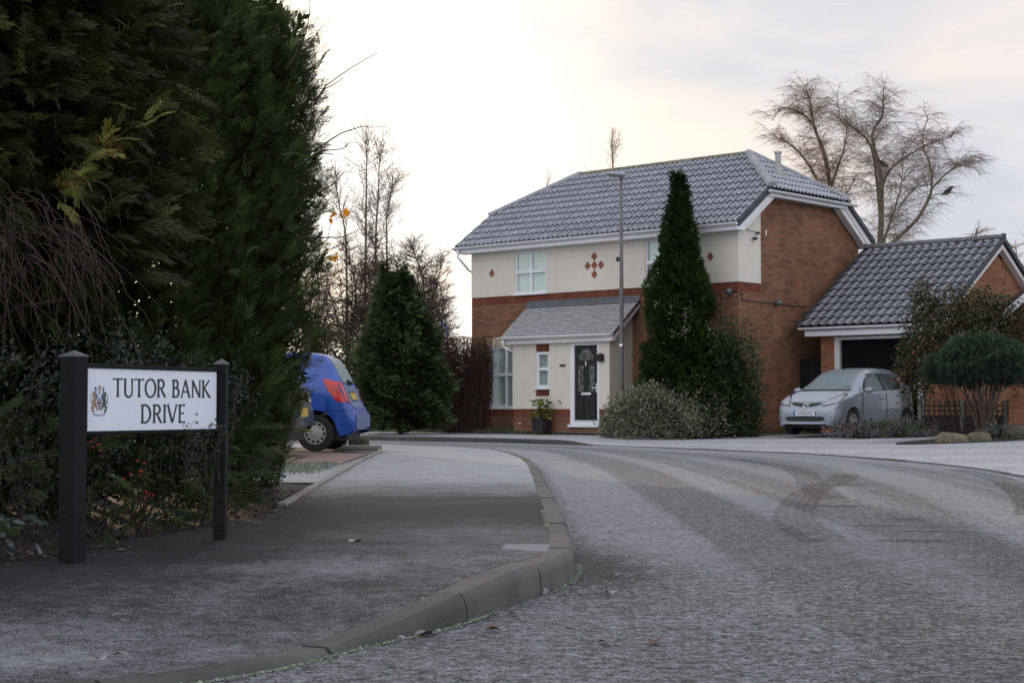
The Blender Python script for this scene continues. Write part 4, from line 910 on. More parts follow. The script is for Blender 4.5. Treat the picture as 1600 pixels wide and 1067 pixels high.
# ================================================================== LAMP POST
lamp = thing('street_lamp', 'slim grey street lamp post with flat lantern in front of the porch', 'street lamp', (2.545, 37.3, .12))
M_galv = mat('weathered_column_steel', (.13, .125, .13), .55, .25, 7, .1, 50)
MB().tube([(0, 0, 1.08), (0, 0, 1.2), (0, 0, 3.3), (0, 0, 5.98)], [.055, .052, .048, .034], 16).build('column', M_galv, lamp, smooth=True)
MB().lathe([(.085, -.05), (.085, .95), (.075, 1.02), (.056, 1.10)], 16).build('base_compartment', M_galv, lamp, smooth=False)
MB().box(-.02, .03, -.088, -.080, .25, .85).build('access_door', M_galv, lamp)
M_lant = mat('lantern_frosted_top', (.32, .35, .37), .5, .2, 9)
hd = MB(); sec = [(.13, .06, .11, .04), (.03, .11, .10, .075), (-.12, .14, .09, .08), (-.28, .12, .085, .06), (-.37, .06, .085, .02)]
hd = MB(); vs = []; fs = []
for i, (x, wd, zc, hh) in enumerate(sec):
    for t in range(12):
        a = 2 * math.pi * t / 12; s_ = math.sin(a); vs.append((x, wd * math.cos(a), 6.0 + zc - x * .12 - .03 + (hh if s_ > 0 else hh * .55) * s_))
for i in range(len(sec) - 1):
    for t in range(12): fs.append((i * 12 + t, i * 12 + (t + 1) % 12, (i + 1) * 12 + (t + 1) % 12, (i + 1) * 12 + t))
fs += [tuple(range(12)), tuple(range(48, 60))]
MB().add(vs, fs).build('lantern', M_lant, lamp, smooth=True)
MB().tube([(0, 0, 5.95), (0, 0, 6.06)], .042, 12).build('spigot', M_galv, lamp, smooth=True)
MB().box(-.28, .02, -.06, .06, 6.02, 6.03).build('lamp_glass', mat('lamp_lens', (.22, .22, .20), .3, .1, 9), lamp)
MB().box(-.12, -.05, -.03, .03, 4.05, 4.15).tube([(-.09, 0, 4.1), (0, 0, 4.1)], .012, 6).build('cable_bracket', M_blackpaint, lamp)
MB().lathe([(.054, 2.07), (.060, 2.08), (.060, 2.12), (.054, 2.13)], 14).build('steel_band', M_chrome, lamp)

# ================================================================== CARS
def lerp_tab(tab, y):
    T = np.array(tab, float); return np.stack([np.interp(y, T[:, 0], T[:, j]) for j in range(1, T.shape[1])], 1)
def smooth1(a, k=3):
    for _ in range(k):
        b = a.copy(); b[1:-1] = .25 * a[:-2] + .5 * a[1:-1] + .25 * a[2:]; a = b
    return a
def car_shell(tab, arches, wr, zc):
    """tab rows: y, z_top, z_bot, half width low, half width max, belt height, half width roof"""
    y0, y1 = tab[0][0], tab[-1][0]
    ys_ = np.unique(np.concatenate([np.linspace(y0, y1, 90), y0 + (y1 - y0) * np.array([.003, .008, .015, .985, .992, .997])])); A = lerp_tab(tab, ys_)
    for j in range(A.shape[1]): A[:, j] = smooth1(A[:, j], 3)
    vs = []; ns = 0
    for y, (zt, zb, wl, wm, bl, wrf) in zip(ys_, A):
        zarch = zb
        for yc in arches:
            d = abs(y - yc)
            if d < wr: zarch = max(zarch, zc + math.sqrt(wr * wr - d * d))
        zb2 = max(zb, zarch); bl = min(bl, zt - .02); gr = max(zt - bl, .02)
        zm = max(zb + .45 * (bl - zb), zb2 + .015); f = min(1, gr / .25)
        wb = wm * .965; wt_ = wrf * f + (wb - .06) * (1 - f)
        half = [(wl * .93, zb2), (wl if zb2 < zb + .02 else wm * .985, zb2 + .012), (wm, zm), (wm * .99, zm + (bl - zm) * .6), (wb, bl - .004), (wb - .012 * f, bl + gr * .04)]
        for k in (.35, .65, .86): half.append((wb + (wt_ - wb) * k - .01 * f, bl + gr * (k * .93)))
        half += [(wt_ - .04 * f - .02, bl + gr * .955), (wt_ * .80, bl + gr * .985), (wt_ * .45, zt), (0, zt + .006)]
        row = [(x, y, z) for x, z in half] + [(-x, y, z) for x, z in half[-2::-1]]; ns = len(row); vs += row
    m = len(ys_); fs = [(i * ns + k, i * ns + k + 1, (i + 1) * ns + k + 1, (i + 1) * ns + k) for i in range(m - 1) for k in range(ns - 1)]
    fs += [tuple(range(ns)), tuple(range((m - 1) * ns, m * ns))[::-1]]
    return vs, fs
def project(bvh, corners, axis, off, nu=10, nv=8, rounding=.0, thick=.0):
    """patch with 4 corners (2D) projected onto the body. axis 'front' (x,z)->+y, 'rear' -> -y, 'right' (y,z) -> from +x, 'left' from -x"""
    (a, b, c, d) = [Vector(p) for p in corners]; pts = []; ok = []
    for i in range(nu + 1):
        for j in range(nv + 1):
            u, v = i / nu, j / nv
            if rounding:
                e = rounding; uu, vv = 2 * u - 1, 2 * v - 1
                s_ = 1 - e * (uu * uu) * (vv * vv) ; u, v = .5 + .5 * uu * s_, .5 + .5 * vv * s_
            p = (a * (1 - u) + b * u) * (1 - v) + (d * (1 - u) + c * u) * v
            o, dr_ = {'front': (Vector((p.x, -2, p.y)), Vector((0, 1, 0))), 'rear': (Vector((p.x, 8, p.y)), Vector((0, -1, 0))), 'right': (Vector((3, p.x, p.y)), Vector((-1, 0, 0))), 'left': (Vector((-3, p.x, p.y)), Vector((1, 0, 0)))}[axis]
            h, n_, _, _ = bvh.ray_cast(o, dr_)
            ok.append(h is not None); pts.append((h - dr_ * off) if h is not None else o)
    fs = []
    for i in range(nu):
        for j in range(nv):
            q = (i * (nv + 1) + j, (i + 1) * (nv + 1) + j, (i + 1) * (nv + 1) + j + 1, i * (nv + 1) + j + 1)
            if all(ok[k] for k in q): fs.append(q)
    return MB().add(pts, fs)
def wheel(parent, x, y, z, r, wd, style, M_t, M_r):
    s = 1 if x > 0 else -1
    t = MB().lathe([(r * .62, -wd / 2), (r * .93, -wd / 2), (r, -wd / 2 + .025), (r, wd / 2 - .025), (r * .93, wd / 2), (r * .62, wd / 2)], 28, axis='x', cap=False).build('wheel', M_t, parent, (x, y, z)); autosmooth(t, 35)
    rm = MB(); o = s * (wd / 2 - .012); rm.lathe([(r * .64, o - s * .03), (r * .64, o + s * .006), (r * .57, o + s * .010), (r * .54, o - s * .02)], 28, axis='x', cap=False)
    if style == 'disc':
        rm.lathe([(r * .44, o - s * .015), (r * .40, o + s * .008), (r * .20, o + s * .016), (r * .17, o + s * .030), (.001, o + s * .034)], 24, axis='x')
        nsp = 11
    else:
        rm.lathe([(r * .16, o - s * .03), (r * .15, o + s * .004), (.001, o + s * .012)], 18, axis='x'); nsp = 6
    for k in range(nsp):
        a = 2 * math.pi * k / nsp + .2; ca, sa = math.cos(a), math.sin(a); hw = r * (.055 if style == 'disc' else .085); r0, r1 = (r * .38, r * .58) if style == 'disc' else (r * .12, r * .6)
        P = lambda rr, ww, xo: (xo, ca * rr - sa * ww, sa * rr + ca * ww)
        rm.add([P(r0, -hw, o + s * .004), P(r0, hw, o + s * .004), P(r1, hw, o), P(r1, -hw, o), P(r0, -hw, o - s * .03), P(r0, hw, o - s * .03), P(r1, hw, o - s * .03), P(r1, -hw, o - s * .03)], [(0, 1, 2, 3), (4, 7, 6, 5), (0, 4, 5, 1), (1, 5, 6, 2), (2, 6, 7, 3), (3, 7, 4, 0)])
    rm.build('rim', M_r, t); MB().lathe([(r * .63, -s * .02), (r * .63, s * .02)], 24, axis='x').build('hub_backing', M_blackpaint, t)
    return t
def text_mesh(s, size, name, material, parent, loc, rot, xs=1.0):
    cu = bpy.data.curves.new(name, 'FONT'); cu.body = s; cu.size = size; cu.align_x = 'CENTER'; cu.align_y = 'CENTER'
    to = bpy.data.objects.new('tmp', cu); COL.objects.link(to); dg = bpy.context.evaluated_depsgraph_get(); me = bpy.data.meshes.new_from_object(to.evaluated_get(dg)); bpy.data.objects.remove(to)
    me.name = name; o = link(name, me, material, parent, loc); o.data.materials.clear(); o.data.materials.append(material); o.rotation_euler = rot; o.scale = (xs, 1, 1); return o
M_rubber = mat('tyre_rubber', (.012, .012, .013), .85, .3, 20)
M_rim = mat('alloy_rim', (.36, .36, .37), .4, .15, 10, metal=.5)
M_hub = mat('plastic_hubcap', (.30, .295, .28), .55, .2, 10)
M_silver = mat('silver_paint_frosted', (.30, .335, .385), .34, .12, 5, metal=.5, coat=.4)
M_silver_fr = mat('frosted_bonnet', (.38, .415, .455), .7, .08, 12)
M_bluep = mat('blue_paint', (.012, .066, .33), .33, .12, 4, coat=.5)
M_bluefr = mat('blue_paint_frost', (.115, .16, .27), .6, .2, 9)
M_darkp = mat('dark_grey_paint', (.022, .025, .030), .4, .2, 5, coat=.3)
M_iceglass = mat('iced_glass', (.195, .25, .265), .35, .12, 5, .1, 60)
M_sideglass = mat('misted_side_glass', (.035, .070, .075), .18, .35, 3)
M_trim = mat('black_trim', (.014, .014, .015), .6, .2, 10)
M_lampc = mat('clear_lamp', (.36, .37, .39), .18, .25, 14)
M_redlamp = mat('red_lamp', (.46, .018, .012), .25, .2, 9, coat=.5)
M_numw = mat('white_plate', (.62, .63, .66), .4, .05, 8)
M_numy = mat('yellow_plate', (.50, .33, .06), .45, .08, 8)
M_eu = mat('plate_blue', (.015, .10, .42), .4, .05, 8)
def cut_body(root, tab, arches, wr, zc, paint):
    vs, fs = car_shell(tab, arches, wr, zc); body = MB().add(vs, fs).build('body', paint, root, smooth=True); autosmooth(body, 48)
    bvh = BVHTree.FromPolygons([Vector(v) for v in vs], fs); return body, bvh
# --- silver hatchback on the drive
silver = thing('hatchback_car', 'small silver five door hatchback with iced windscreen parked at the garage', 'car', (6.235, 34.25, .185), HA)
TAB = [(0.0, .52, .24, .52, .55, .50, .42), (.03, .61, .205, .61, .65, .55, .46), (.10, .70, .185, .68, .72, .63, .52), (.22, .78, .18, .74, .775, .72, .56), (.45, .865, .18, .76, .80, .80, .58), (.72, .935, .18, .77, .808, .86, .60),
       (.90, .985, .18, .77, .808, .90, .60), (1.15, 1.15, .18, .77, .808, .905, .60), (1.45, 1.335, .18, .77, .808, .915, .585), (1.75, 1.435, .18, .77, .808, .93, .57), (2.1, 1.468, .18, .77, .808, .955, .565), (2.6, 1.455, .18, .77, .806, .985, .555),
       (2.95, 1.415, .19, .765, .80, 1.02, .545), (3.15, 1.34, .20, .75, .785, 1.05, .53), (3.26, 1.16, .22, .72, .765, 1.05, .52), (3.34, .90, .24, .69, .74, .87, .50), (3.40, .70, .28, .64, .69, .68, .5)]
body, bvh = cut_body(silver, TAB, (.66, 3.0), .315, .285, M_silver)
pj = lambda nm, cs, ax, m_, off=.004, parent=body, **k: autosmooth(project(bvh, cs, ax, off, **k).build(nm, m_, parent), 60)
pj('windscreen', [(-.66, .985), (.66, .985), (.52, 1.395), (-.52, 1.395)], 'front', M_iceglass, rounding=.06, nu=14, nv=10)
pj('bonnet', [(-.56, .72), (.56, .72), (.60, .945), (-.60, .945)], 'front', M_silver_fr, .0035, nu=14, nv=8, rounding=.04)
for s in (-1, 1):
    ax = 'right' if s > 0 else 'left'
    d1 = pj('door', [(.98, .26), (2.02, .26), (2.03, .915), (1.02, .89)], ax, M_silver, .003, nu=10, nv=8); d2 = pj('door', [(2.05, .26), (2.62, .30), (2.86, .98), (2.06, .92)], ax, M_silver, .003, nu=8, nv=8)
    pj('door_window', [(1.17, .935), (1.98, .95), (1.93, 1.36), (1.60, 1.315)], ax, M_sideglass, .006, d1, rounding=.05); pj('door_window', [(2.06, .955), (2.72, 1.01), (2.60, 1.315), (2.03, 1.365)], ax, M_sideglass, .006, d2, rounding=.08)
    pj('window_surround', [(1.08, .915), (2.82, 1.0), (2.66, 1.345), (1.55, 1.345)], ax, M_trim, .0025, rounding=.08)
    for (y, z, dd) in ((1.86, .80, d1), (2.60, .87, d2)):
        MB().box(s * .80 - .012, s * .80 + .022, y - .09, y + .09, z - .022, z + .022).build('handle', M_silver, dd, bevel=.01)
    for (a, b) in (((1.0, .24), (1.035, .88)), ((2.035, .24), (2.045, .92))):
        pj('panel_gap', [(a[0], a[1]), (a[0] + .018, a[1]), (b[0] + .018, b[1]), (b[0], b[1])], ax, M_trim, .0045, nu=1, nv=14)
    mr = MB().lathe([(.001, -.10), (.055, -.085), (.085, -.03), (.085, .03), (.05, .085), (.001, .10)], 14, axis='x', c=(s * .89, 1.13, .965)).build('door_mirror', M_silver, body, smooth=True); mr.scale = (1, .75, .78); mr.location = (0, .28, .212)
    MB().tube([(s * .76, 1.17, .93), (s * .86, 1.13, .945)], .022, 6).build('mirror_arm', M_trim, mr)
    pj('headlight_surround', [(s * .365, .600), (s * .755, .690), (s * .715, .905), (s * .515, .83)], 'front', M_trim, .006, rounding=.14, nu=10, nv=8)
    hl = pj('headlight', [(s * .385, .625), (s * .735, .70), (s * .70, .885), (s * .53, .815)], 'front', M_lampc, .012, rounding=.14, nu=10, nv=8)
    wheel(silver, s * .70, .66, .285, .285, .17, 'spoke', M_rubber, M_rim); wheel(silver, s * .70, 3.0 - .0, .285, .285, .17, 'spoke', M_rubber, M_rim)
    pj('grille', [(s * .085, .602), (s * .33, .648), (s * .375, .700), (s * .085, .680)], 'front', M_trim, .006, nu=8, nv=3)
pj('lower_grille', [(-.46, .30), (.46, .30), (.50, .405), (-.50, .405)], 'front', M_trim, .008, rounding=.12, nu=12, nv=4)
pj('bumper_lip', [(-.58, .232), (.58, .232), (.58, .285), (-.58, .285)], 'front', M_silver_fr, .012, rounding=.12, nu=12, nv=3)
bg = MB().lathe([(.070, .02), (.066, .0), (.05, -.008), (.001, -.010)], 20, axis='y', c=(0, .035, .640)).build('badge', M_trim, body, smooth=True); bg.scale = (1, 1, .72); bg.location = (0, .0, .18)
MB().tube([(.058 * math.cos(t), .026, .640 + .058 * math.sin(t)) for t in np.linspace(0, 2 * math.pi, 21)], .008, 6, cap=False).tube([(.022 * math.cos(t), .022, .640 + .052 * math.sin(t)) for t in np.linspace(0, 2 * math.pi, 15)], .006, 6, cap=False).build('emblem', M_chrome, bg)
npl = MB().box(-.26, .26, -.035, -.022, .418, .528).build('number_plate', M_numw, body, bevel=.004); MB().box(-.258, -.215, -.0365, -.0352, .421, .525).build('plate_band', M_eu, npl)
text_mesh('DG08 JHO', .105, 'plate_letters', M_letter, npl, (.022, -.0375, .474), (R(90), 0, 0), .80)
MB().tube([(-.48, .935, .992), (.10, .965, 1.008), (.52, .99, 1.045)], .011, 6).tube([(-.10, .93, .99), (-.62, .97, 1.012)], .010, 6).build('wiper', M_trim, body)
pj('cowl', [(-.66, .958), (.66, .958), (.655, .986), (-.655, .986)], 'front', M_trim, .005, nu=12, nv=2)
MB().tube([(0, 1.62, 1.415), (0, 1.60, 1.44)], .014, 6).build('aerial_stub', M_trim, body)
MB().box(-.60, .60, .35, 3.2, .16, .42).build('underbody', M_trim, silver)

# --- blue hatchback seen from behind, nose towards the left
bh = Vector((math.cos(R(176)), math.sin(R(176)), 0))       # heading of the car
RB = math.atan2(bh.y, bh.x) + math.pi / 2                  # local -y is the nose
TABB = [(0.0, .52, .30, .46, .50, .50, .38), (.08, .66, .22, .60, .66, .62, .5), (.30, .82, .19, .69, .73, .76, .54), (.75, .96, .18, .71, .745, .87, .56), (1.0, 1.10, .18, .71, .748, .92, .57), (1.4, 1.36, .18, .71, .748, .94, .56), (1.75, 1.47, .18, .71, .748, .955, .55),
        (2.3, 1.495, .18, .71, .748, .98, .545), (2.8, 1.485, .18, .71, .745, 1.0, .54), (3.02, 1.455, .19, .71, .742, 1.01, .53), (3.12, 1.38, .20, .71, .74, 1.01, .53), (3.22, 1.18, .21, .705, .738, 1.0, .54), (3.30, 1.0, .22, .70, .735, .96, .56), (3.36, .86, .24, .695, .735, .82, .60), (3.42, .66, .255, .69, .735, .64, .62), (3.49, .60, .27, .66, .72, .58, .6), (3.52, .55, .32, .62, .68, .53, .55)]
tail = Vector((-2.28, 25.0, .13)); Mrot = Matrix.Rotation(RB, 3, 'Z'); origin = tail - Mrot @ Vector((-.35, 3.5, 0)); origin.z = .13
blue = thing('blue_car', 'bright blue hatchback seen from behind with large red tail lamp, parked beside the hedge', 'car', origin, RB)
body2, bvh2 = cut_body(blue, TABB, (.62, 2.92), .33, .27, M_bluep)
pj2 = lambda nm, cs, ax, m_, off=.004, parent=body2, **k: autosmooth(project(bvh2, cs, ax, off, **k).build(nm, m_, parent), 60)
tg = pj2('tailgate', [(-.50, .66), (.50, .66), (.52, 1.0), (-.52, 1.0)], 'rear', M_bluefr, .004, nu=12, nv=8)
pj2('rear_window', [(-.54, 1.02), (.54, 1.02), (.46, 1.42), (-.46, 1.42)], 'rear', M_iceglass, .006, rounding=.07, nu=12, nv=8)
for s in (-1, 1):
    ax = 'right' if s > 0 else 'left'
    pj2('tail_lamp', [(s * .585, .70), (s * .725, .74), (s * .69, 1.06), (s * .60, 1.02)], 'rear', M_redlamp, .016, rounding=.12)
    pj2('tail_lamp', [(3.00, 1.10), (3.22, 1.05), (3.40, .715), (3.22, .75)], ax, M_redlamp, .010, rounding=.10)
    pj2('door', [(1.05, .26), (2.0, .26), (2.0, .93), (1.05, .90)], ax, M_bluep, .003); pj2('door_window', [(1.22, .95), (1.98, .965), (1.95, 1.38), (1.62, 1.34)], ax, M_sideglass, .005, rounding=.06); pj2('door_window', [(2.08, .97), (2.60, .99), (2.55, 1.38), (2.06, 1.39)], ax, M_sideglass, .005, rounding=.06)
    pj2('panel_gap', [(2.62, .60), (3.40, .60), (3.40, .608), (2.62, .608)], ax, M_trim, .004, nu=12, nv=1)
    pj2('filler_cap', [(2.50, .72), (2.66, .72), (2.66, .88), (2.50, .88)], ax, M_bluep, .005, rounding=.15)
    wheel(blue, s * .655, .62, .275, .275, .16, 'disc', M_rubber, M_hub); wheel(blue, s * .655, 2.92, .275, .275, .16, 'disc', M_rubber, M_hub)
pj2('rear_bumper', [(-.64, .30), (.64, .30), (.66, .56), (-.66, .56)], 'rear', M_bluefr, .010, rounding=.08, nu=14, nv=5)
pj2('plate_recess', [(-.30, .755), (.30, .755), (.30, .90), (-.30, .90)], 'rear', M_trim, .006, nu=6, nv=3)
pj2('number_plate', [(-.25, .775), (.25, .775), (.25, .88), (-.25, .88)], 'rear', M_numy, .010, nu=6, nv=3)
MB().tube([(.0, 3.33, 1.02), (.10, 3.30, 1.05)], .03, 8).box(-.03, .05, 3.28, 3.36, 1.01, 1.055).build('wiper', M_trim, body2)
MB().box(-.6, .6, .15, 3.38, .16, .42).build('underbody', M_trim, blue)
# --- dark car in front of it, mostly hidden by the hedge
TABD = [(0.0, .50, .36, .50, .55, .48, .42), (.10, .68, .30, .66, .70, .62, .52), (.4, .84, .28, .76, .80, .78, .60), (.9, .96, .27, .78, .82, .88, .62), (1.3, 1.2, .27, .78, .82, .93, .62), (1.8, 1.42, .27, .78, .82, .95, .60), (2.6, 1.46, .27, .78, .82, .96, .59), (3.3, 1.40, .27, .78, .81, .98, .58), (3.65, 1.2, .28, .77, .80, .98, .56), (3.85, .96, .30, .75, .79, .92, .55), (3.93, .74, .34, .72, .77, .72, .6), (3.98, .62, .40, .68, .74, .60, .6)]
tail = Vector((-2.80, 22.3, .13)); origin = tail - Mrot @ Vector((-.6, 3.95, 0)); origin.z = .13
darkc = thing('dark_car', 'dark grey car with yellow rear plate, nearly hidden behind the hedge end', 'car', origin, RB)
body3, bvh3 = cut_body(darkc, TABD, (.75, 3.2), .34, .30, M_darkp)
pj3 = lambda nm, cs, ax, m_, off=.004, parent=body3, **k: autosmooth(project(bvh3, cs, ax, off, **k).build(nm, m_, parent), 60)
pj3('rear_window', [(-.54, 1.0), (.54, 1.0), (.46, 1.34), (-.46, 1.34)], 'rear', M_iceglass, .006, rounding=.07); pj3('number_plate', [(-.26, .53), (.26, .53), (.26, .65), (-.26, .65)], 'rear', M_numy, .012, nu=4, nv=2)
for s in (-1, 1):
    pj3('tail_lamp', [(s * .50, .72), (s * .72, .74), (s * .68, .95), (s * .54, .95)], 'rear', M_lampc, .02, rounding=.14); pj3('door_window', [(1.5, .97), (2.4, .98), (2.35, 1.33), (1.9, 1.31)], 'right' if s > 0 else 'left', M_sideglass, .005)
    wheel(darkc, s * .71, .75, .30, .30, .18, 'spoke', M_rubber, M_rim); wheel(darkc, s * .71, 3.2, .30, .30, .18, 'spoke', M_rubber, M_rim)
MB().box(-.66, .66, .12, 3.85, .22, .46).build('underbody', M_trim, darkc)

# ================================================================== NEIGHBOUR, FENCE, STONES, POT
nb = thing('neighbour_garage', 'brick gable with white barge board at the right edge of the view', 'building', (10.25, 33.2, .15), HA)
w = MB(); w.prism([(0.004, 0), (3.2, 0), (3.2, 2.55), (1.6, 3.75), (0.004, 2.55)], 'y', .004, 5); w.build('wall', M_mortar, nb)
w = MB(); bricks(w, 'y', 0, 0, 3.2, 0, 3.7, z_ref=0, top=lambda x: min(2.55 + x * .75, 2.55 + (3.2 - x) * .75)); stuff(w.build('brickwork', M_borange, nb))
w = MB(); w.prism([(-.45, 2.30), (1.6, 3.84), (3.65, 2.30), (3.65, 2.40), (1.6, 3.95), (-.45, 2.40)], 'y', -.22, 5.2); w.build('roof', mat('brown_roof_tile', (.075, .042, .034), .85, .35, 9, .3, 30), nb)
w = MB(); w.prism([(-.42, 2.12), (-.42, 2.30), (1.6, 3.82), (3.62, 2.30), (3.62, 2.12), (1.6, 3.62)], 'y', -.20, -.17); w.build('barge_board', M_upvc, nb)
MB().box(.9, 2.3, -.03, 0, .1, 2.1).build('door_panel', M_upvc_dirty, nb)
fence = thing('trellis_fence', 'dark wooden trellis fence with pale posts behind the clipped juniper', 'fence', (8.78, 34.6, .17), R(-38))
M_trel = mat('dark_trellis', (.035, .028, .022), .9, .4, 12, objvar=.2); M_fpost = mat('grey_fence_post', (.13, .125, .11), .85, .3, 8, objvar=.2)
for x in (0, .95, 1.9, 2.8): MB().box(x - .045, x + .045, -.045, .045, -.1, .78).build('fence_post', M_fpost, fence, bevel=.006)
for x in np.arange(.08, 2.75, .115): MB().box(x, x + .028, -.012, .0, .02, .74).build('slat', M_trel, fence)
for z in np.arange(.08, .74, .11): MB().box(.05, 2.75, .001, .013, z, z + .028).build('slat', M_trel, fence)
MB().box(.05, 2.75, .02, .035, -.05, .45).build('gravel_board', M_trel, fence)
def stone(mb, c, r, seed=0, flat_=.7):
    rs = np.random.default_rng(seed); bm = bmesh.new(); bmesh.ops.create_icosphere(bm, subdivisions=2, radius=1)
    for v in bm.verts:
        n_ = v.co.normalized(); k = 1 + .18 * math.sin(n_.x * 3 + seed) * math.cos(n_.y * 2.7 + seed * 2) + .12 * math.sin(n_.z * 4 + seed)
        v.co = Vector((max(-.8, min(.8, n_.x)) * r[0], max(-.75, min(.75, n_.y)) * r[1], max(-.6, min(flat_, n_.z)) * r[2])) * k
    mb.add([(v.co.x + c[0], v.co.y + c[1], v.co.z + c[2]) for v in bm.verts], [tuple(v.index for v in f.verts) for f in bm.faces]); bm.free(); return mb
M_stone = mat('mossy_sandstone', (.115, .10, .062), .9, .5, 9, .8, 18, objvar=.25); M_stone2 = mat('dark_rockery_stone', (.075, .068, .055), .9, .4, 7, .5, 25, objvar=.25)
for i, (x, y, z, r, m_, lb) in enumerate([(8.10, 29.6, .20, (.36, .2, .16), M_stone, 'pale mossy rockery stone, leftmost at the foot of the juniper'), (8.62, 29.75, .20, (.30, .2, .16), M_stone, 'pale mossy rockery stone in front of the juniper stems'),
        (9.55, 30.5, .24, (.34, .24, .26), M_stone2, 'dark rounded rockery stone right of the juniper stems'), (9.98, 30.4, .24, (.26, .22, .24), M_stone, 'mossy rockery stone at the right edge of the view')]):
    o = autosmooth(stone(MB(), (0, 0, 0), r, i + 3).build('rockery_stone', m_, None, (x, y, z)), 50); tag(o, lb, 'stone', 'stones edging the juniper bed')
M_log = mat('mossy_log', (.055, .050, .028), .95, .45, 10, .6, 30, objvar=.3)
for i, (x, lb) in enumerate([(-2.42, 'mossy upright log nearest the road behind the blue car'), (-2.60, 'middle mossy log behind the blue car bumper'), (-2.79, 'darker mossy log closest to the blue car wheel'), (-2.98, 'mossy log half hidden under the blue car')]):
    o = MB().lathe([(.085, -.05), (.09, .02), (.085, .15 + .02 * (i % 2)), (.06, .19 + .015 * i % .03)], 12).build('edging_log', M_log, None, (x, 26.35 + .04 * (i % 2), .112), smooth=False); tag(o, lb, 'log', 'logs edging the corner bed')
o = MB().box(-.4, .4, -.10, .10, 0, .07).build('kerb_block', M_edge, None, (-2.48, 25.75, .112), bevel=.012); o.rotation_euler = (0, 0, R(6)); tag(o, 'loose pale kerb block lying behind the blue car', 'kerb block')
bed_ = strip('juniper_bed', [(6.9, 29.2, 0), (8.3, 29.0, 0), (9.6, 29.2, 0), (11.5, 29.6, 0)], [(7.4, 30.6), (8.6, 32.2), (10, 32.6), (12, 32.6)], 24, 12, lambda x, y, t, h: .03 + .19 * np.sin(np.pi * np.clip(t, 0, 1)) ** .5 * np.sin(np.pi * np.clip((x - 6.9) / 5.2, 0, 1)) ** .35, lambda x, y, t: x * 0, M_soil, 'small soil bed under the clipped juniper', 'soil')
pot = thing('plant_pot', 'square black pot with a yellow green leafy plant beside the front door', 'plant pot', (.724, 39.45, .19), HA)
w = MB(); a, b = .155, .185
w.add([(-a, -a, 0), (a, -a, 0), (a, a, 0), (-a, a, 0), (-b, -b, .33), (b, -b, .33), (b, b, .33), (-b, b, .33), (-b + .02, -b + .02, .33), (b - .02, -b + .02, .33), (b - .02, b - .02, .33), (-b + .02, b - .02, .33), (-b + .03, -b + .03, .29), (b - .03, -b + .03, .29), (b - .03, b - .03, .29), (-b + .03, b - .03, .29)],
      [(0, 3, 2, 1), (0, 1, 5, 4), (1, 2, 6, 5), (2, 3, 7, 6), (3, 0, 4, 7), (4, 5, 9, 8), (5, 6, 10, 9), (6, 7, 11, 10), (7, 4, 8, 11), (8, 9, 13, 12), (9, 10, 14, 13), (10, 11, 15, 14), (11, 8, 12, 15), (12, 13, 14, 15)])
w.build('pot', mat('black_pot', (.016, .016, .018), .6, .2, 10), pot)
# ================================================================== VEGETATION
def frond(pairs=8, sub=3, seed=0, spread=48, w=.016, droop=.18):
    """flat feathery spray of scale-leaf conifer: x along the stem, unit length"""
    rs = np.random.default_rng(seed); V = []; F = []
    def tri(a, b, c): k = len(V); V.extend([a, b, c]); F.append((k, k + 1, k + 2))
    def z(x, y): return -droop * x * x - .25 * y * y + .02 * math.sin(9 * x + seed)
    def strip_(x0, y0, x1, y1, w0):
        dx, dy = x1 - x0, y1 - y0; l = math.hypot(dx, dy); nx, ny = -dy / l * w0, dx / l * w0; xm, ym = x0 + dx * .55, y0 + dy * .55
        tri((x0 - nx * .5, y0 - ny * .5, z(x0, y0)), (xm + nx, ym + ny, z(xm, ym) + .006), (xm - nx, ym - ny, z(xm, ym) - .006)); tri((xm - nx, ym - ny, z(xm, ym) - .006), (xm + nx, ym + ny, z(xm, ym) + .006), (x1, y1, z(x1, y1)))
    strip_(0, 0, 1, 0, w * .7)
    for i in range(pairs):
        x = .10 + .82 * i / pairs
        for s in (-1, 1):
            xx = x + (.04 if s > 0 else 0) + rs.uniform(-.015, .015); L = (.40 * (1 - xx ** 1.6) + .08) * rs.uniform(.75, 1.15); a = R(spread + rs.uniform(-9, 9) - 14 * xx)
            x1, y1 = xx + L * math.cos(a), s * L * math.sin(a); strip_(xx, 0, x1, y1, w)
            for k in range(sub):
                t = (k + .8) / (sub + .6); px, py = xx + (x1 - xx) * t, y1 * t; l2 = L * .42 * (1 - t * .55)
                for s2 in (-1, 1):
                    a2 = a * s + s2 * R(36); qx, qy = px + l2 * math.cos(a2), py + l2 * math.sin(a2); nx, ny = -math.sin(a2) * w * .55, math.cos(a2) * w * .55
                    tri((px + nx, py + ny, z(px, py)), (px - nx, py - ny, z(px, py)), (qx, qy, z(qx, qy) - .02))
    return np.array(V, float), np.array(F)
FR_DETAIL = [frond(7, 2, 1, 40, .017), frond(7, 2, 2, 34, .018, .3), frond(7, 2, 3, 42, .016, .1)]
FR_MID = [frond(6, 1, 4, 42, .022), frond(6, 1, 5, 36, .022, .3)]
FR_FAR = [frond(3, 0, 6, 45, .075), frond(3, 0, 7, 38, .075, .35)]
LEAF = (np.array([[0, 0, 0], [.35, .26, .06], [.75, .20, .03], [1, 0, -.06], [.75, -.20, .03], [.35, -.26, .06]], float), np.array([[0, 1, 5], [1, 2, 5], [2, 4, 5], [2, 3, 4]]))
LEAF2 = (np.array([[0, 0, 0], [.5, .3, .05], [1, 0, -.05], [.5, -.3, .05]], float), np.array([[0, 1, 3], [1, 2, 3]]))
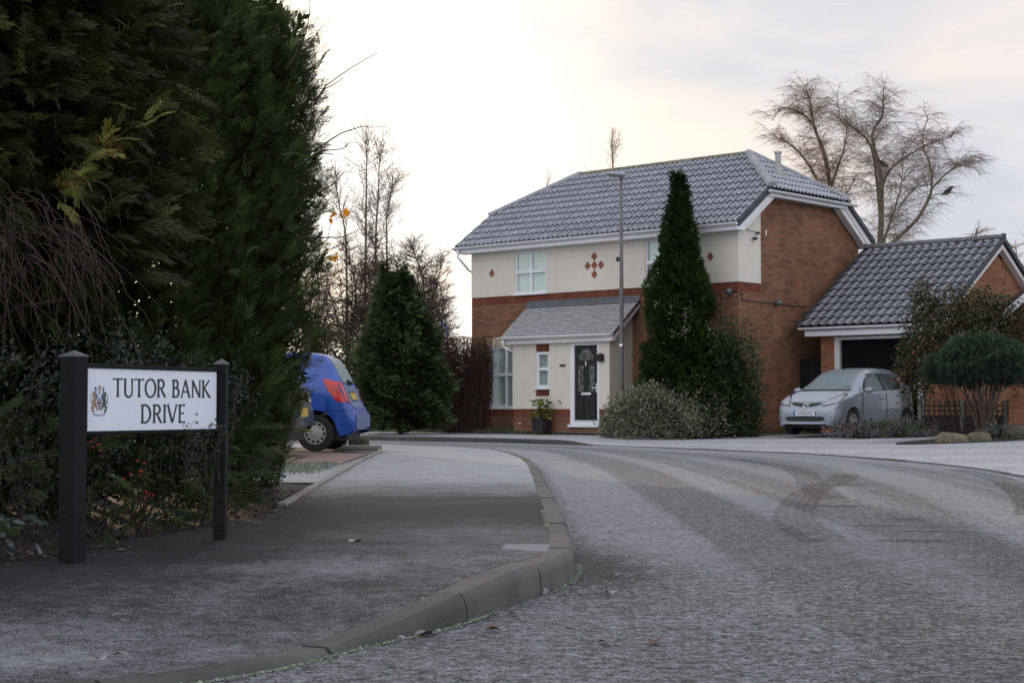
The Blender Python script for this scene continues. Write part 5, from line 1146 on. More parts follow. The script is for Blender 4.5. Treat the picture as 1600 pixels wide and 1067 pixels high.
def spread_fronds(P, D, S, tint, tmpls):
    k = rng.integers(0, len(tmpls), len(P)); out = []
    for i, t in enumerate(tmpls):
        m = k == i
        if m.any(): out.append(scatter(t, P[m], D[m], S[m], rng.uniform(-1.2, 1.2, m.sum()), tint[m]))
    return join(out)
M_ley = leafmat('leyland_green', (.006, .012, .003), (.105, .155, .034), .6, .30)
M_ley2 = leafmat('cypress_green', (.006, .011, .004), (.100, .118, .028), .6, .28)
M_yel = leafmat('yellow_green_spray', (.09, .11, .02), (.24, .24, .05), .6, .3)
M_coton = leafmat('dark_shrub_leaf', (.005, .010, .005), (.030, .050, .028), .55, .15, .12)
M_bark = mat('brown_bark', (.045, .030, .022), .9, .4, 12, .4, 40)
M_twig = mat('red_brown_twig', (.042, .024, .016), .85, .4, 9)
M_dead = leafmat('dead_spray', (.10, .035, .012), (.24, .09, .03), .8, .15)
def wobble(a, b): return .09 * np.sin(a * 5.1 + 1) * np.sin(b * 4.3) + .07 * np.sin(a * 9.7 + b * 3.1) + .05 * np.sin(b * 11 + a * 2)
def wall_foliage(path, ztop, zbot, n, thick, smin, smax, up, seed, deep=.25, out=.8, inset=0.0):
    """fronds standing out of a hedge face that follows path; ztop(t) gives the top line"""
    rs = np.random.default_rng(seed); Q = resample(crom(path, 8), n=200); T = np.gradient(Q, axis=0); T /= np.linalg.norm(T, axis=1, keepdims=True); Nr = np.stack([T[:, 1], -T[:, 0]], 1)
    t = rs.uniform(0, 1, n); z01 = rs.uniform(0, 1, n) ** .9; ix = (t * 199).astype(int); base, nn = Q[ix, :2], Nr[ix]
    zt = ztop(t); z = zbot(t) + (zt - zbot(t)) * z01; d = rs.exponential(deep, n); d = np.minimum(d, thick)
    topm = rs.uniform(0, 1, n) < .16; z[topm] = zt[topm] - rs.exponential(.06, topm.sum()); d[topm] = rs.uniform(0, thick, topm.sum())
    rnd = .20 * sstep(.88, 1.0, z01) ** 2
    off = wobble(t * 3.5, z) * .75 - d - rnd - inset - (.10 * sstep(.6, .15, z) + .22 * sstep(1.9, .2, z) * sstep(.45, .75, t)) * (zbot(t) < .5) * (zt.max() > 2); P = np.column_stack([base + nn * off[:, None], z])
    D = np.column_stack([nn * out, np.full(n, up)]) + rs.normal(0, .42, (n, 3)); D[topm, 2] += .9
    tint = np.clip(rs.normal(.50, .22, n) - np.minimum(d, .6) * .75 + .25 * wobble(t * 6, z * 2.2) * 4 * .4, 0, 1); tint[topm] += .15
    return P, D, rs.uniform(smin, smax, n), np.clip(tint, 0, 1)
def woody(name, paths, m_, parent=None, seg=4):
    V, F = tubes(paths, seg); o = link(name, fast_mesh(name, V, F, smooth=True), m_, parent)
    return stuff(o) if len(paths) > 8 else o
def stems(starts, ends, r0, n=6, bow=.12, seed=0):
    rs = np.random.default_rng(seed); out = []
    for a, b in zip(starts, ends):
        a, b = np.array(a, float), np.array(b, float); m = rs.normal(0, bow, 3) * np.linalg.norm(b - a); t = np.linspace(0, 1, n)[:, None]
        out.append((a * (1 - t) + b * t + m * (t * (1 - t) * 2) + rs.normal(0, .01, (n, 3)), np.linspace(r0, r0 * .3, n)))
    return out
# ---- tall trimmed hedge on the right of the sign
hedge = thing('conifer_hedge', 'tall dark green trimmed conifer hedge rising behind the street sign', 'hedge', (-2.3, 11, .1))
hedge_loc = np.array([-2.3, 11, .1])
PA = [(-2.85, 8.9, 0), (-2.36, 9.55, 0), (-2.02, 10.3, 0), (-1.79, 11.2, 0), (-1.61, 12.1, 0), (-1.60, 12.9, 0), (-1.85, 13.5, 0)]
zt1 = lambda t: 3.70 - .16 * sstep(.72, .97, t) - .05 * np.sin(t * 23)
zb1 = lambda t: .16 + .10 * np.sin(t * 9) ** 2
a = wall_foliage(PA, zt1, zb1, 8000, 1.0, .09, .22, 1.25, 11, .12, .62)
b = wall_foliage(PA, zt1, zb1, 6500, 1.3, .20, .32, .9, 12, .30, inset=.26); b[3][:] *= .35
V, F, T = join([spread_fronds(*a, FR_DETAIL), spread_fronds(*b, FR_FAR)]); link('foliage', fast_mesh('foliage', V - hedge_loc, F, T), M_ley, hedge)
rs = np.random.default_rng(3); st = [(-3.05 + rs.normal(0, .12), 10.0 + i * .38, .05) for i in range(9)]; en = [(s[0] + rs.normal(0, .12), s[1] + rs.normal(0, .12), 3.0) for s in st]
woody('stem', [(p - hedge_loc, r) for p, r in stems(st, en, .05, 8, .04, 3)], M_bark, hedge, 6)
tw = [((-1.62, 12.0, 3.0), (-1.03, 12.2, 3.52)), ((-1.55, 12.0, 2.66), (-1.15, 12.0, 2.79)), ((-1.52, 12.0, 2.70), (-.98, 12.3, 2.96)), ((-1.7, 12, 3.2), (-1.40, 12.1, 3.75)), ((-1.6, 11.9, 2.05), (-1.16, 12.1, 2.13)), ((-1.65, 11.6, 3.25), (-1.5, 11.8, 3.86)), ((-1.6, 12.2, 2.4), (-1.25, 12.4, 2.62)), ((-1.5, 12, 3.1), (-1.28, 12.1, 3.3))]
for p, r in stems([x[0] for x in tw], [x[1] for x in tw], .007, 8, .10, 5): woody('bare_twig', [(p - hedge_loc, r)], M_twig, hedge)
# ---- cypress on the left, overhanging the sign
cyp = thing('cypress_tree', 'dark cypress with drooping sprays overhanging the left of the street sign', 'tree', (-3.2, 9.2, .1)); cl = np.array([-3.2, 9.2, .1])
PB = [(-3.9, 7.35, 0), (-3.1, 7.8, 0), (-2.55, 8.4, 0), (-2.2, 9.1, 0), (-2.0, 9.9, 0)]
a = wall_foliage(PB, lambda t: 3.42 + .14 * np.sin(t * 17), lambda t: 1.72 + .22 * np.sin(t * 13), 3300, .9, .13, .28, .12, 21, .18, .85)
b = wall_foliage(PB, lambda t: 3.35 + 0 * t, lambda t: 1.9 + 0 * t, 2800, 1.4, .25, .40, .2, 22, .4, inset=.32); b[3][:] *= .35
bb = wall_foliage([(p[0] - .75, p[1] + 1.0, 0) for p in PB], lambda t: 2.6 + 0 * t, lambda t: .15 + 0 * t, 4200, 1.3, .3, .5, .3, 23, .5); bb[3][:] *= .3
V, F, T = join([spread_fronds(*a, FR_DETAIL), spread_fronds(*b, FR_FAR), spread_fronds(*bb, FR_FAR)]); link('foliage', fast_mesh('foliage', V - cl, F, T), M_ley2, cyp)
woody('trunk', [(np.array([(-3.4, 9.4, 0.0), (-3.38, 9.35, .8), (-3.3, 9.3, 1.7), (-3.2, 9.2, 2.6), (-3.15, 9.2, 3.3)]) - cl, np.array([.13, .11, .09, .06, .03]))] + [(p - cl, r) for p, r in stems([(-3.3, 9.3, 1.0 + .22 * i) for i in range(9)], [(-2.3 - .2 * (i % 4), 8.3 + .18 * (i % 3), 1.35 + .25 * i) for i in range(9)], .035, 7, .08, 4)], M_bark, cyp, 7)
# the pale bough sticking out
bp = crom([(-2.25, 7.75, 1.72), (-2.086, 7.5, 1.85), (-1.91, 7.45, 2.00), (-1.68, 7.4, 2.13)], 8); n = 46
ix = rng.integers(4, len(bp), n); P = bp[ix] + rng.normal(0, .012, (n, 3)); D = np.tile(np.array([.8, -.15, .35]), (n, 1)) + rng.normal(0, .38, (n, 3))
V, F, T = spread_fronds(P, D, rng.uniform(.07, .17, n), rng.uniform(.1, 1, n), FR_DETAIL); o = link('pale_bough', fast_mesh('pale_bough', V - cl, F, T), M_yel, cyp); o['label'] = 'yellow green spray sticking out'
n = 26; ix = rng.choice([6, 7, 8, 9, 16, 17, 18], n); V, F, T = spread_fronds(bp[ix] + rng.normal(0, .02, (n, 3)), rng.normal(0, .5, (n, 3)) + np.array([.5, -.2, -.2]), rng.uniform(.03, .08, n), rng.uniform(0, 1, n), FR_MID); o = link('dead_spray', fast_mesh('dead_spray', V - cl, F, T), M_dead, cyp)
# ---- tangle of bare stems
tang = thing('bare_shrub', 'tangle of arching bare red brown stems hanging above the street sign', 'shrub', (-2.6, 8.2, .1)); tl = np.array([-2.6, 8.2, .1]); rs = np.random.default_rng(9); paths = []
for i in range(230):
    a = np.array([rs.uniform(-3.3, -2.15), rs.uniform(7.75, 8.7), rs.uniform(1.45, 1.95)]); L = rs.uniform(.35, .95); b = a + np.array([rs.uniform(.0, .55), rs.uniform(-.25, .1), -rs.uniform(.2, .75)]) * L
    m = (a + b) / 2 + np.array([.05, -.05, rs.uniform(.0, .22)]); t = np.linspace(0, 1, 7)[:, None]; paths.append((a * (1 - t) ** 2 + 2 * m * t * (1 - t) + b * t * t + rs.normal(0, .008, (7, 3)) - tl, np.linspace(rs.uniform(.002, .0055), .0012, 7)))
for i in range(14):
    a = np.array([rs.uniform(-3.2, -2.4), rs.uniform(8.2, 8.8), 0.05]); b = np.array([rs.uniform(-3.2, -2.2), rs.uniform(7.9, 8.5), rs.uniform(1.5, 1.95)]); t = np.linspace(0, 1, 8)[:, None]; paths.append((a * (1 - t) + b * t + rs.normal(0, .03, (8, 3)) - tl, np.linspace(.009, .004, 8)))
woody('stem', paths, M_twig, tang, 4)
# ---- low evergreen shrub behind the sign with red berries
sh = thing('berry_shrub', 'low dark leaved shrub with a few red berries growing behind the street sign', 'shrub', (-2.0, 8.6, .1)); sl0 = np.array([-2.0, 8.6, .1])
PC = [(-3.3, 7.0, 0), (-3.0, 7.1, 0), (-2.5, 7.35, 0), (-2.12, 8.0, 0), (-1.90, 8.8, 0), (-1.78, 9.7, 0), (-1.80, 10.7, 0), (-1.86, 11.8, 0), (-1.92, 13.4, 0)]
ztc = lambda t: 1.12 - .25 * sstep(.6, 1, t) + .14 * np.sin(t * 21)
P, D, S, T0 = wall_foliage(PC, ztc, lambda t: .12 + 0 * t, 15000, .7, .018, .040, .3, 31, .14, .6)
T0 = T0 + .18 * np.sin(P[:, 0] * 9) * np.sin(P[:, 2] * 8 + P[:, 1] * 3)
k = np.arange(len(P)); P = P[k // 5 * 5] + rng.normal(0, .035, P.shape)                       # leaves in sprigs
q = scatter(LEAF, P, D + rng.normal(0, .4, D.shape), S, rng.uniform(-1.5, 1.5, len(P)), np.clip(T0, 0, 1))
# sprigs crossing the lower right corner of the name plate and the right post
sprig = []
for i in range(9):
    x = .72 + .04 * i; d0 = rng.uniform(.02, .07); c0 = np.array([SGX, SGY, 0]) + np.array([.45844, .88872, 0]) * x + np.array([.88872, -.45844, 0]) * d0; sprig.append((c0 + [0, 0, .42], c0 + [.03, 0, .60 + .05 * math.sin(i * 1.7) + (.05 if i > 5 else 0) + .1 * 0]))
sp = stems([s[0] for s in sprig], [np.array(s[1]) + [0, 0, .08] for s in sprig], .004, 8, .1, 6); lp = np.concatenate([p[2:] for p, r in sp]); lp = np.repeat(lp, 4, 0) + rng.normal(0, .012, (len(lp) * 4, 3))
q2 = scatter(LEAF, lp, rng.normal(0, .6, lp.shape) + np.array([.3, -.2, .3]), rng.uniform(.012, .022, len(lp)), rng.uniform(-1.5, 1.5, len(lp)), rng.uniform(0, .5, len(lp)))
V, F, T = join([q, q2]); link('foliage', fast_mesh('foliage', V - sl0, F, T), M_coton, sh)
rs = np.random.default_rng(8); s0 = [(rs.uniform(-3.4, -1.75), rs.uniform(8.0, 9.8), .02) for i in range(70)]; s0 = [(x, max(y, 7.6 + (x + 2.5) * 1.6 + .35), z) for x, y, z in s0]
woody('stem', [(p - sl0, r) for p, r in sp + stems(s0, [(x + rs.normal(.1, .25), y - rs.uniform(0, .35), rs.uniform(.5, 1.1)) for x, y, z in s0], .006, 7, .15, 8)], M_bark, sh)
w = MB(); berr = []
for (t, z, n_) in ((.29, .60, 6), (.58, .50, 5), (.63, .36, 5), (.50, .46, 2)):
    c0 = np.array([SGX, SGY, .1]) + np.array([.45844, .88872, 0]) * t + np.array([-.88872, .45844, 0]) * .10
    for k in range(n_): berr.append(c0 + [0, 0, z - .08] + rng.normal(0, .018, 3))
ico = np.array([[1, 0, 0], [-1, 0, 0], [0, 1, 0], [0, -1, 0], [0, 0, 1], [0, 0, -1]], float); icf = np.array([[0, 2, 4], [2, 1, 4], [1, 3, 4], [3, 0, 4], [2, 0, 5], [1, 2, 5], [3, 1, 5], [0, 3, 5]])
V, F, T = scatter((ico, icf), np.array(berr), rng.normal(0, 1, (len(berr), 3)), rng.uniform(.006, .009, len(berr)), np.zeros(len(berr)), np.zeros(len(berr))); stuff(link('berries', fast_mesh('berries', V - sl0, F, smooth=True), mat('red_berry', (.42, .022, .008), .35, .2, 30), sh))
# conifer sprays and seedlings low down between the posts
n = 420; tt = rng.uniform(0, 1, n); Q = resample(crom(PC, 8), n=200); P = np.column_stack([Q[(tt * 150).astype(int), :2] + rng.normal(0, .06, (n, 2)), rng.uniform(.12, .75, n)]); D = np.tile(np.array([.8, -.6, .35]), (n, 1)) + rng.normal(0, .4, (n, 3))
V, F, T = spread_fronds(P, D, rng.uniform(.10, .24, n), np.clip(rng.normal(.35, .2, n), 0, 1), FR_DETAIL)
ls = link('seedling_sprays', fast_mesh('seedling_sprays', V, F, T), M_ley); tag(ls, 'low feathery conifer sprays growing out around the sign posts', 'ground cover', kind='stuff')
# leafy plant at the lower left
lpn = thing('leafy_plant', 'small frosted broad leaved plant at the lower left beside the sign post', 'plant', (-2.34, 7.3, .1)); P = []; D = []
for i in range(34):
    a = rng.uniform(0, 6.3); h = rng.uniform(.02, .28); r_ = rng.uniform(.02, .24); P.append((r_ * math.cos(a) - .02, r_ * math.sin(a) * .7 - .05, h)); D.append((math.cos(a), math.sin(a) - .3, -.45))
P = np.array(P); M_broad = leafmat('frosted_broadleaf', (.014, .028, .018), (.050, .080, .062), .6, .15, .35)
for i in range(len(P) * 2):
    p, d = P[i % len(P)] + rng.normal(0, .02, 3), np.array(D[i % len(P)]) + rng.normal(0, .4, 3); V, F, T = scatter(LEAF, p[None], d[None], rng.uniform(.04, .085, 1), rng.uniform(-.8, .8, 1), rng.uniform(.2, 1, 1)); link('leaf', fast_mesh('leaf', V, F, T), M_broad, lpn)
woody('stem', stems([(0, 0, 0)] * 14, [tuple(p) for p in P[:14]], .004, 5, .1, 2), M_twig, lpn)

# ---- conifers and shrubs by the house
def cone_fol(prof, n, c, smin, smax, seed, up=.6, out=.8, lump=.12, tmpl=FR_FAR, inner_=.10, tmean=.45):
    """prof: list of (height, radius)"""
    rs = np.random.default_rng(seed); A = np.array(prof, float); zz = np.linspace(A[0, 0], A[-1, 0], 400); rr = np.interp(zz, A[:, 0], A[:, 1]); wgt = rr + .08; cdf = np.cumsum(wgt); cdf /= cdf[-1]
    z = np.interp(rs.uniform(0, 1, n), cdf, zz); r_ = np.interp(z, zz, rr); a = rs.uniform(0, 2 * math.pi, n); lp_ = 1 + lump * (np.sin(a * 3 + z * 2.2 + seed) * np.sin(z * 3.1 + seed) + .6 * np.sin(a * 7 + z * 5) * np.sin(z * 7.3 + a))
    dd = np.minimum(rs.exponential(inner_, n), .6); R_ = np.maximum(r_ * lp_ - dd, .01); P = np.column_stack([R_ * np.cos(a), R_ * np.sin(a), z]) + np.array(c)
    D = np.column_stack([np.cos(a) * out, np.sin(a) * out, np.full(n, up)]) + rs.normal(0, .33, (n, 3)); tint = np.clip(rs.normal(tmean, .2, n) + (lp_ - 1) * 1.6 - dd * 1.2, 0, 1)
    return spread_fronds(P, D, rs.uniform(smin, smax, n), tint, tmpl)
def conifer(name, label, loc, prof, n, s0, s1, m_, seed, h, up=.6, lump=.12, tmean=.45, cat='tree', inner_=.10):
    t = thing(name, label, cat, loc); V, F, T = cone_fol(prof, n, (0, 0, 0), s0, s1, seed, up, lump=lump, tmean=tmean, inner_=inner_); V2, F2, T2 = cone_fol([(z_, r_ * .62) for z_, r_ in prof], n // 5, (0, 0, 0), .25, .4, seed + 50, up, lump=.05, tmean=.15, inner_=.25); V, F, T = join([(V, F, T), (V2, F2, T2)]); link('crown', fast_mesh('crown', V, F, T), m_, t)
    woody('trunk', [(np.array([(0, 0, -.05), (.01, 0, h * .3), (0, .02, h * .65), (0, 0, h * .95)]), np.array([.11, .085, .05, .012]))], M_bark, t, 8); return t
M_law = leafmat('lawson_green', (.008, .020, .004), (.062, .115, .018), .6, .25); M_yew = leafmat('mid_conifer_green', (.014, .028, .009), (.092, .132, .042), .6, .2); 
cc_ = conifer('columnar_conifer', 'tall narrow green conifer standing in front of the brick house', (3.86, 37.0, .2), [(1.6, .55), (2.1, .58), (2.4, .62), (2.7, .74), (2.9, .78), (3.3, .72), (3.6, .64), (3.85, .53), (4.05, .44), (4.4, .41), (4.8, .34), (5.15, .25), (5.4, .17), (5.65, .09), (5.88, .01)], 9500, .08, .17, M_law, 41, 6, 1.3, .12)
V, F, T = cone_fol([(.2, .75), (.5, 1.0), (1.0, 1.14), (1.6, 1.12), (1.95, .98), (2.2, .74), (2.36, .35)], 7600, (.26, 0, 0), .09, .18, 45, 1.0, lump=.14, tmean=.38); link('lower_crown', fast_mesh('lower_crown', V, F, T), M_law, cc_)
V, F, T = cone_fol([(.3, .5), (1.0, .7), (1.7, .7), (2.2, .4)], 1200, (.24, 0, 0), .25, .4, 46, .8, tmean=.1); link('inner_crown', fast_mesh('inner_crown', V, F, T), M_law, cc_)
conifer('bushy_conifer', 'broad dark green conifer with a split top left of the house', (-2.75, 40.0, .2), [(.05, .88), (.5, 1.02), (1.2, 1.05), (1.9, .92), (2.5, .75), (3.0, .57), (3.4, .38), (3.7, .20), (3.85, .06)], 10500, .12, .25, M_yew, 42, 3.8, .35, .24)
V, F, T = join([cone_fol([(3.0, .3), (3.6, .22), (4.0, .10), (4.22, .02)], 620, (-.42, 0, 0), .10, .2, 43, .9), cone_fol([(3.0, .3), (3.6, .2), (3.9, .10), (4.1, .02)], 560, (.05, .1, 0), .10, .2, 44, .9)])
bt = [o for o in bpy.data.objects if o.name == 'bushy_conifer'][0]; link('leader', fast_mesh('leader', V, F, T), M_yew, bt)
def shrub(name, label, loc, rad, n, s0, s1, m_, seed, cat='shrub', tmpl=LEAF2, group=None, bot=.0, lump=.18, inner_=.12, up=.3, clump=4, stems_=18, tmean=.5, stem_m=None):
    """rounded leafy shrub made of leaf sprigs over stems"""
    rs = np.random.default_rng(seed); t = thing(name, label, cat, loc, 0, group); m = n // clump
    u = rs.normal(0, 1, (m, 3)); u /= np.linalg.norm(u, axis=1, keepdims=True); u[:, 2] = np.abs(u[:, 2]) * (1 - bot) - bot * .2; a = np.arctan2(u[:, 1], u[:, 0])
    lp_ = 1 + lump * (np.sin(a * 3 + seed) * np.cos(u[:, 2] * 5 + seed) + .7 * np.sin(a * 8 + u[:, 2] * 9)); dd = 1 - np.minimum(rs.exponential(inner_, m), .8)
    P = u * (lp_ * dd)[:, None] * np.array(rad); P[:, 2] = np.maximum(P[:, 2], .02)
    PP = np.repeat(P, clump, 0) + rs.normal(0, s1 * .8, (m * clump, 3)); DD = np.repeat(u, clump, 0) + rs.normal(0, .6, (m * clump, 3)); DD[:, 2] += up
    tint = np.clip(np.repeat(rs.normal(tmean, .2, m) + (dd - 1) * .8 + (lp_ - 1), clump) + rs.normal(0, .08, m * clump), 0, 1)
    V, F, T = scatter(tmpl, PP, DD, rs.uniform(s0, s1, len(PP)), rs.uniform(-1.5, 1.5, len(PP)), tint); link('foliage', fast_mesh('foliage', V, F, T), m_, t)
    ix = rs.integers(0, m, stems_); woody('stem', stems([(rs.normal(0, .06), rs.normal(0, .06), -.03)] * stems_, [tuple(P[i] * .95) for i in ix], .012, 7, .10, seed), stem_m or M_bark, t); return t
M_var = leafmat('variegated_leaf', (.040, .062, .022), (.34, .34, .22), .6, .15, .20)
M_lrl = leafmat('green_shrub_leaf', (.012, .028, .010), (.060, .100, .034), .5, .2)
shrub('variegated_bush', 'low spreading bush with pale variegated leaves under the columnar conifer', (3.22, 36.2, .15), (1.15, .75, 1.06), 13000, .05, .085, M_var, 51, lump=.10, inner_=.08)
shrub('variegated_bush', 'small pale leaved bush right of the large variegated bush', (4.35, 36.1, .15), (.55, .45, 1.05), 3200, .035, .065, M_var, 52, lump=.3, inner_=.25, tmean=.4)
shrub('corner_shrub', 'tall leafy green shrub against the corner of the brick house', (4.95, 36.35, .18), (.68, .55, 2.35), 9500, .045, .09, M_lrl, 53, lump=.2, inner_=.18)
# variegated shoots growing through the conifer
n = 12; cz = rng.uniform(2.1, 2.9, n); ca2 = rng.uniform(-2.6, -.5, n); cr_ = np.interp(cz, [1, 2, 2.6, 3.4], [1.0, 1.0, .8, .72]) + .06; Pc = np.column_stack([3.88 + cr_ * np.cos(ca2), 37.0 + cr_ * np.sin(ca2), cz + .2]); PP = np.repeat(Pc, 22, 0) + rng.normal(0, .075, (n * 22, 3))
V, F, T = scatter(LEAF2, PP, rng.normal(0, .6, PP.shape) + np.array([0, -.6, .4]), rng.uniform(.035, .06, len(PP)), rng.uniform(-1.5, 1.5, len(PP)), rng.uniform(.2, .9, len(PP))); tag(link('climbing_shoots', fast_mesh('climbing_shoots', V, F, T), M_var), 'pale variegated shoots climbing through the columnar conifer', 'climber', kind='stuff')
# ---- brown beech hedge left of the house
bh_ = thing('beech_hedge', 'clipped brown winter hedge beside the left corner of the house', 'hedge', (-1.15, 41.6, .15)); rs = np.random.default_rng(61); paths = []
for i in range(430):
    x, y = rs.uniform(-.72, .62), rs.uniform(-.35, .35); h = 2.42 * (1 - .12 * max(0, (abs(x) - .45) / .3) ** 2) * rs.uniform(.75, 1.0); p0 = np.array([x * .8, y * .7, 0]); p1 = np.array([x + rs.normal(0, .08), y + rs.normal(0, .06), h]); t = np.linspace(0, 1, 6)[:, None]
    paths.append((p0 * (1 - t) + p1 * t + rs.normal(0, .03, (6, 3)), np.linspace(rs.uniform(.006, .014), .003, 6)))
    for k in range(3):
        f = rs.uniform(.3, .95); q0 = p0 * (1 - f) + p1 * f; paths.append((np.array([q0, q0 + rs.normal(0, .08, 3) + [0, 0, .07], q0 + rs.normal(0, .14, 3) + [0, 0, .16]]), np.array([.005, .004, .002])))
woody('stem', paths, mat('beech_twig', (.055, .034, .026), .9, .35, 9), bh_, 3)
n = 9500; P = np.column_stack([rs.uniform(-.74, .64, n), rs.uniform(-.42, .42, n), 2.45 * rs.uniform(0.02, 1, n) ** .8]); V, F, T = scatter(LEAF2, P, rs.normal(0, 1, P.shape), rs.uniform(.03, .06, n), rs.uniform(-1.5, 1.5, n), rs.uniform(0, 1, n)); link('foliage', fast_mesh('foliage', V, F, T), leafmat('dry_beech_leaf', (.035, .017, .011), (.13, .064, .040), .8, .15), bh_)
# ---- potted plant foliage
n = 150; P = np.column_stack([rng.normal(0, .10, n), rng.normal(0, .10, n), rng.uniform(.32, .80, n)]); V, F, T = scatter(LEAF, P, np.column_stack([P[:, 0] * 8, P[:, 1] * 8, rng.normal(-.1, .4, n)]) + rng.normal(0, .3, (n, 3)), rng.uniform(.09, .17, n), rng.uniform(-.7, .7, n), rng.uniform(0, 1, n))
link('foliage', fast_mesh('foliage', V, F, T), leafmat('pot_leaf', (.07, .10, .020), (.26, .28, .06), .5, .25), pot); woody('stem', stems([(0, 0, .28)] * 10, [tuple(P[i]) for i in range(10)], .008, 5, .1, 3), M_bark, pot)
# ---- clipped juniper, multi-stemmed
jun = thing('juniper', 'clipped blue green juniper with bare forking stems on the right', 'tree', (9.10, 31.0, .19)); rs = np.random.default_rng(71); paths = []; tips = []
for i in range(17):
    a = rs.uniform(0, 6.3); rr_ = rs.uniform(.25, .95); tip = np.array([rr_ * math.cos(a), .75 * rr_ * math.sin(a), 1.12 + .25 * (1 - rr_) + rs.uniform(-.06, .12)]); base_ = np.array([.10 * math.cos(a), .08 * math.sin(a), 0]); t = np.linspace(0, 1, 8)[:, None]
    mid = base_ * .6 + tip * .28 + np.array([0, 0, .28]); paths.append((base_ * (1 - t) ** 2 + 2 * mid * t * (1 - t) + tip * t * t + rs.normal(0, .012, (8, 3)), np.linspace(rs.uniform(.022, .042), .009, 8))); tips.append(tip)
    for k in range(3): f = rs.uniform(.55, .95); q0 = paths[-1][0][int(f * 7)] if k == 0 else tip; paths.append((np.array([q0, q0 + rs.normal(0, .07, 3) + [0, 0, .10], q0 + rs.normal(0, .13, 3) + [0, 0, .25]]), np.array([.010, .007, .003])))
woody('stem', paths, mat('juniper_stem', (.085, .060, .046), .9, .35, 10, .3, 40), jun, 6)
n = 10500; a = rs.uniform(0, 6.3, n); r_ = np.sqrt(rs.uniform(0, 1, n)); lob = 1 + .10 * np.sin(a * 5 + 1) + .07 * np.sin(a * 9); top_ = 1.92 - .50 * r_ ** 2.4 + .09 * np.sin(a * 4 + r_ * 7) + .07 * np.sin(r_ * 13 + a * 3); bot_ = .78 + .22 * r_ + .05 * np.sin(a * 6); f = rs.uniform(0, 1, n) ** .55; z = bot_ + (top_ - bot_) * f
P = np.column_stack([1.02 * r_ * lob * np.cos(a), .85 * r_ * lob * np.sin(a), z]); D = np.column_stack([np.cos(a) * .45 * r_, np.sin(a) * .45 * r_, np.full(n, .9)]) + rs.normal(0, .22, (n, 3)); tint = np.clip(rs.normal(.25, .15, n) + .55 * f ** 2, 0, 1)
V, F, T = spread_fronds(P, D, rs.uniform(.08, .16, n), tint, FR_FAR); link('crown', fast_mesh('crown', V, F, T), leafmat('juniper_green', (.009, .019, .011), (.070, .115, .065), .7, .12), jun)
# ---- red tinged shrub behind it, low plants in front of the silver car
M_phot = leafmat('photinia_leaf', (.024, .032, .012), (.145, .125, .055), .45, .25)
def leafy_tree(name, label, loc, blobs, n, s0, s1, m_, seed, stemtop, cat='shrub'):
    rs = np.random.default_rng(seed); t = thing(name, label, cat, loc); PP = []; CC = []
    for (c, r_, k) in blobs:
        m = int(n * k); u = rs.normal(0, 1, (m, 3)); u /= np.linalg.norm(u, axis=1, keepdims=True); u *= (rs.uniform(0, 1, m) ** .45)[:, None]; PP.append(np.array(c) + u * np.array(r_)); CC.append(u)
    P = np.concatenate(PP); U = np.concatenate(CC); P = np.repeat(P[::4], 4, 0)[:len(P)] + rs.normal(0, s1 * .8, P.shape)
    V, F, T = scatter(LEAF2, P, U + rs.normal(0, .5, P.shape), rs.uniform(s0, s1, len(P)), rs.uniform(-1.5, 1.5, len(P)), np.clip(rs.normal(.4, .25, len(P)) + .2 * U[:, 2], 0, 1)); link('foliage', fast_mesh('foliage', V, F, T), m_, t)
    ix = rs.integers(0, len(P), 22); woody('stem', stems([(rs.normal(0, .1), rs.normal(0, .1), -.03) for _ in range(22)], [tuple(P[i]) for i in ix], .010, 8, .10, seed), M_bark, t); return t
leafy_tree('photinia_shrub', 'large loose red tinged evergreen shrub in front of the garage gable', (9.2, 33.0, .2), [((-.35, 0, 2.0), (.85, .6, .75), .30), ((.75, .1, 2.3), (.95, .7, .65), .32), ((-.9, -.1, 1.35), (.50, .45, .75), .14), ((-.75, 0, 2.75), (.26, .3, .52), .045), ((.1, 0, 2.7), (.9, .4, .35), .08), ((1.6, .2, 1.9), (.7, .6, .9), .115)], 13000, .05, .10, M_phot, 81, 2.5)
n = 44; cc = np.array([[-1.05, -.45, 1.5], [-.72, -.2, 3.1], [-1.3, -.4, 1.15], [-.9, -.5, 1.9]]); P = cc[rng.integers(0, 4, n)] + rng.normal(0, .09, (n, 3)) + np.array([9.2, 33, .2]); V, F, T = scatter(LEAF2, P, rng.normal(0, 1, P.shape), rng.uniform(.05, .09, n), rng.uniform(-1, 1, n), rng.uniform(0, 1, n)); ph = [o for o in bpy.data.objects if o.name == 'photinia_shrub'][0]; o = link('young_leaves', fast_mesh('young_leaves', V - np.array([9.2, 33, .2]), F, T), leafmat('red_young_leaf', (.14, .020, .016), (.30, .045, .035), .5, .2), ph)
M_low = leafmat('low_plant_brown', (.035, .022, .018), (.15, .10, .075), .8, .15, .5); M_lowg = leafmat('low_plant_green', (.020, .034, .014), (.11, .12, .05), .7, .15, .5)
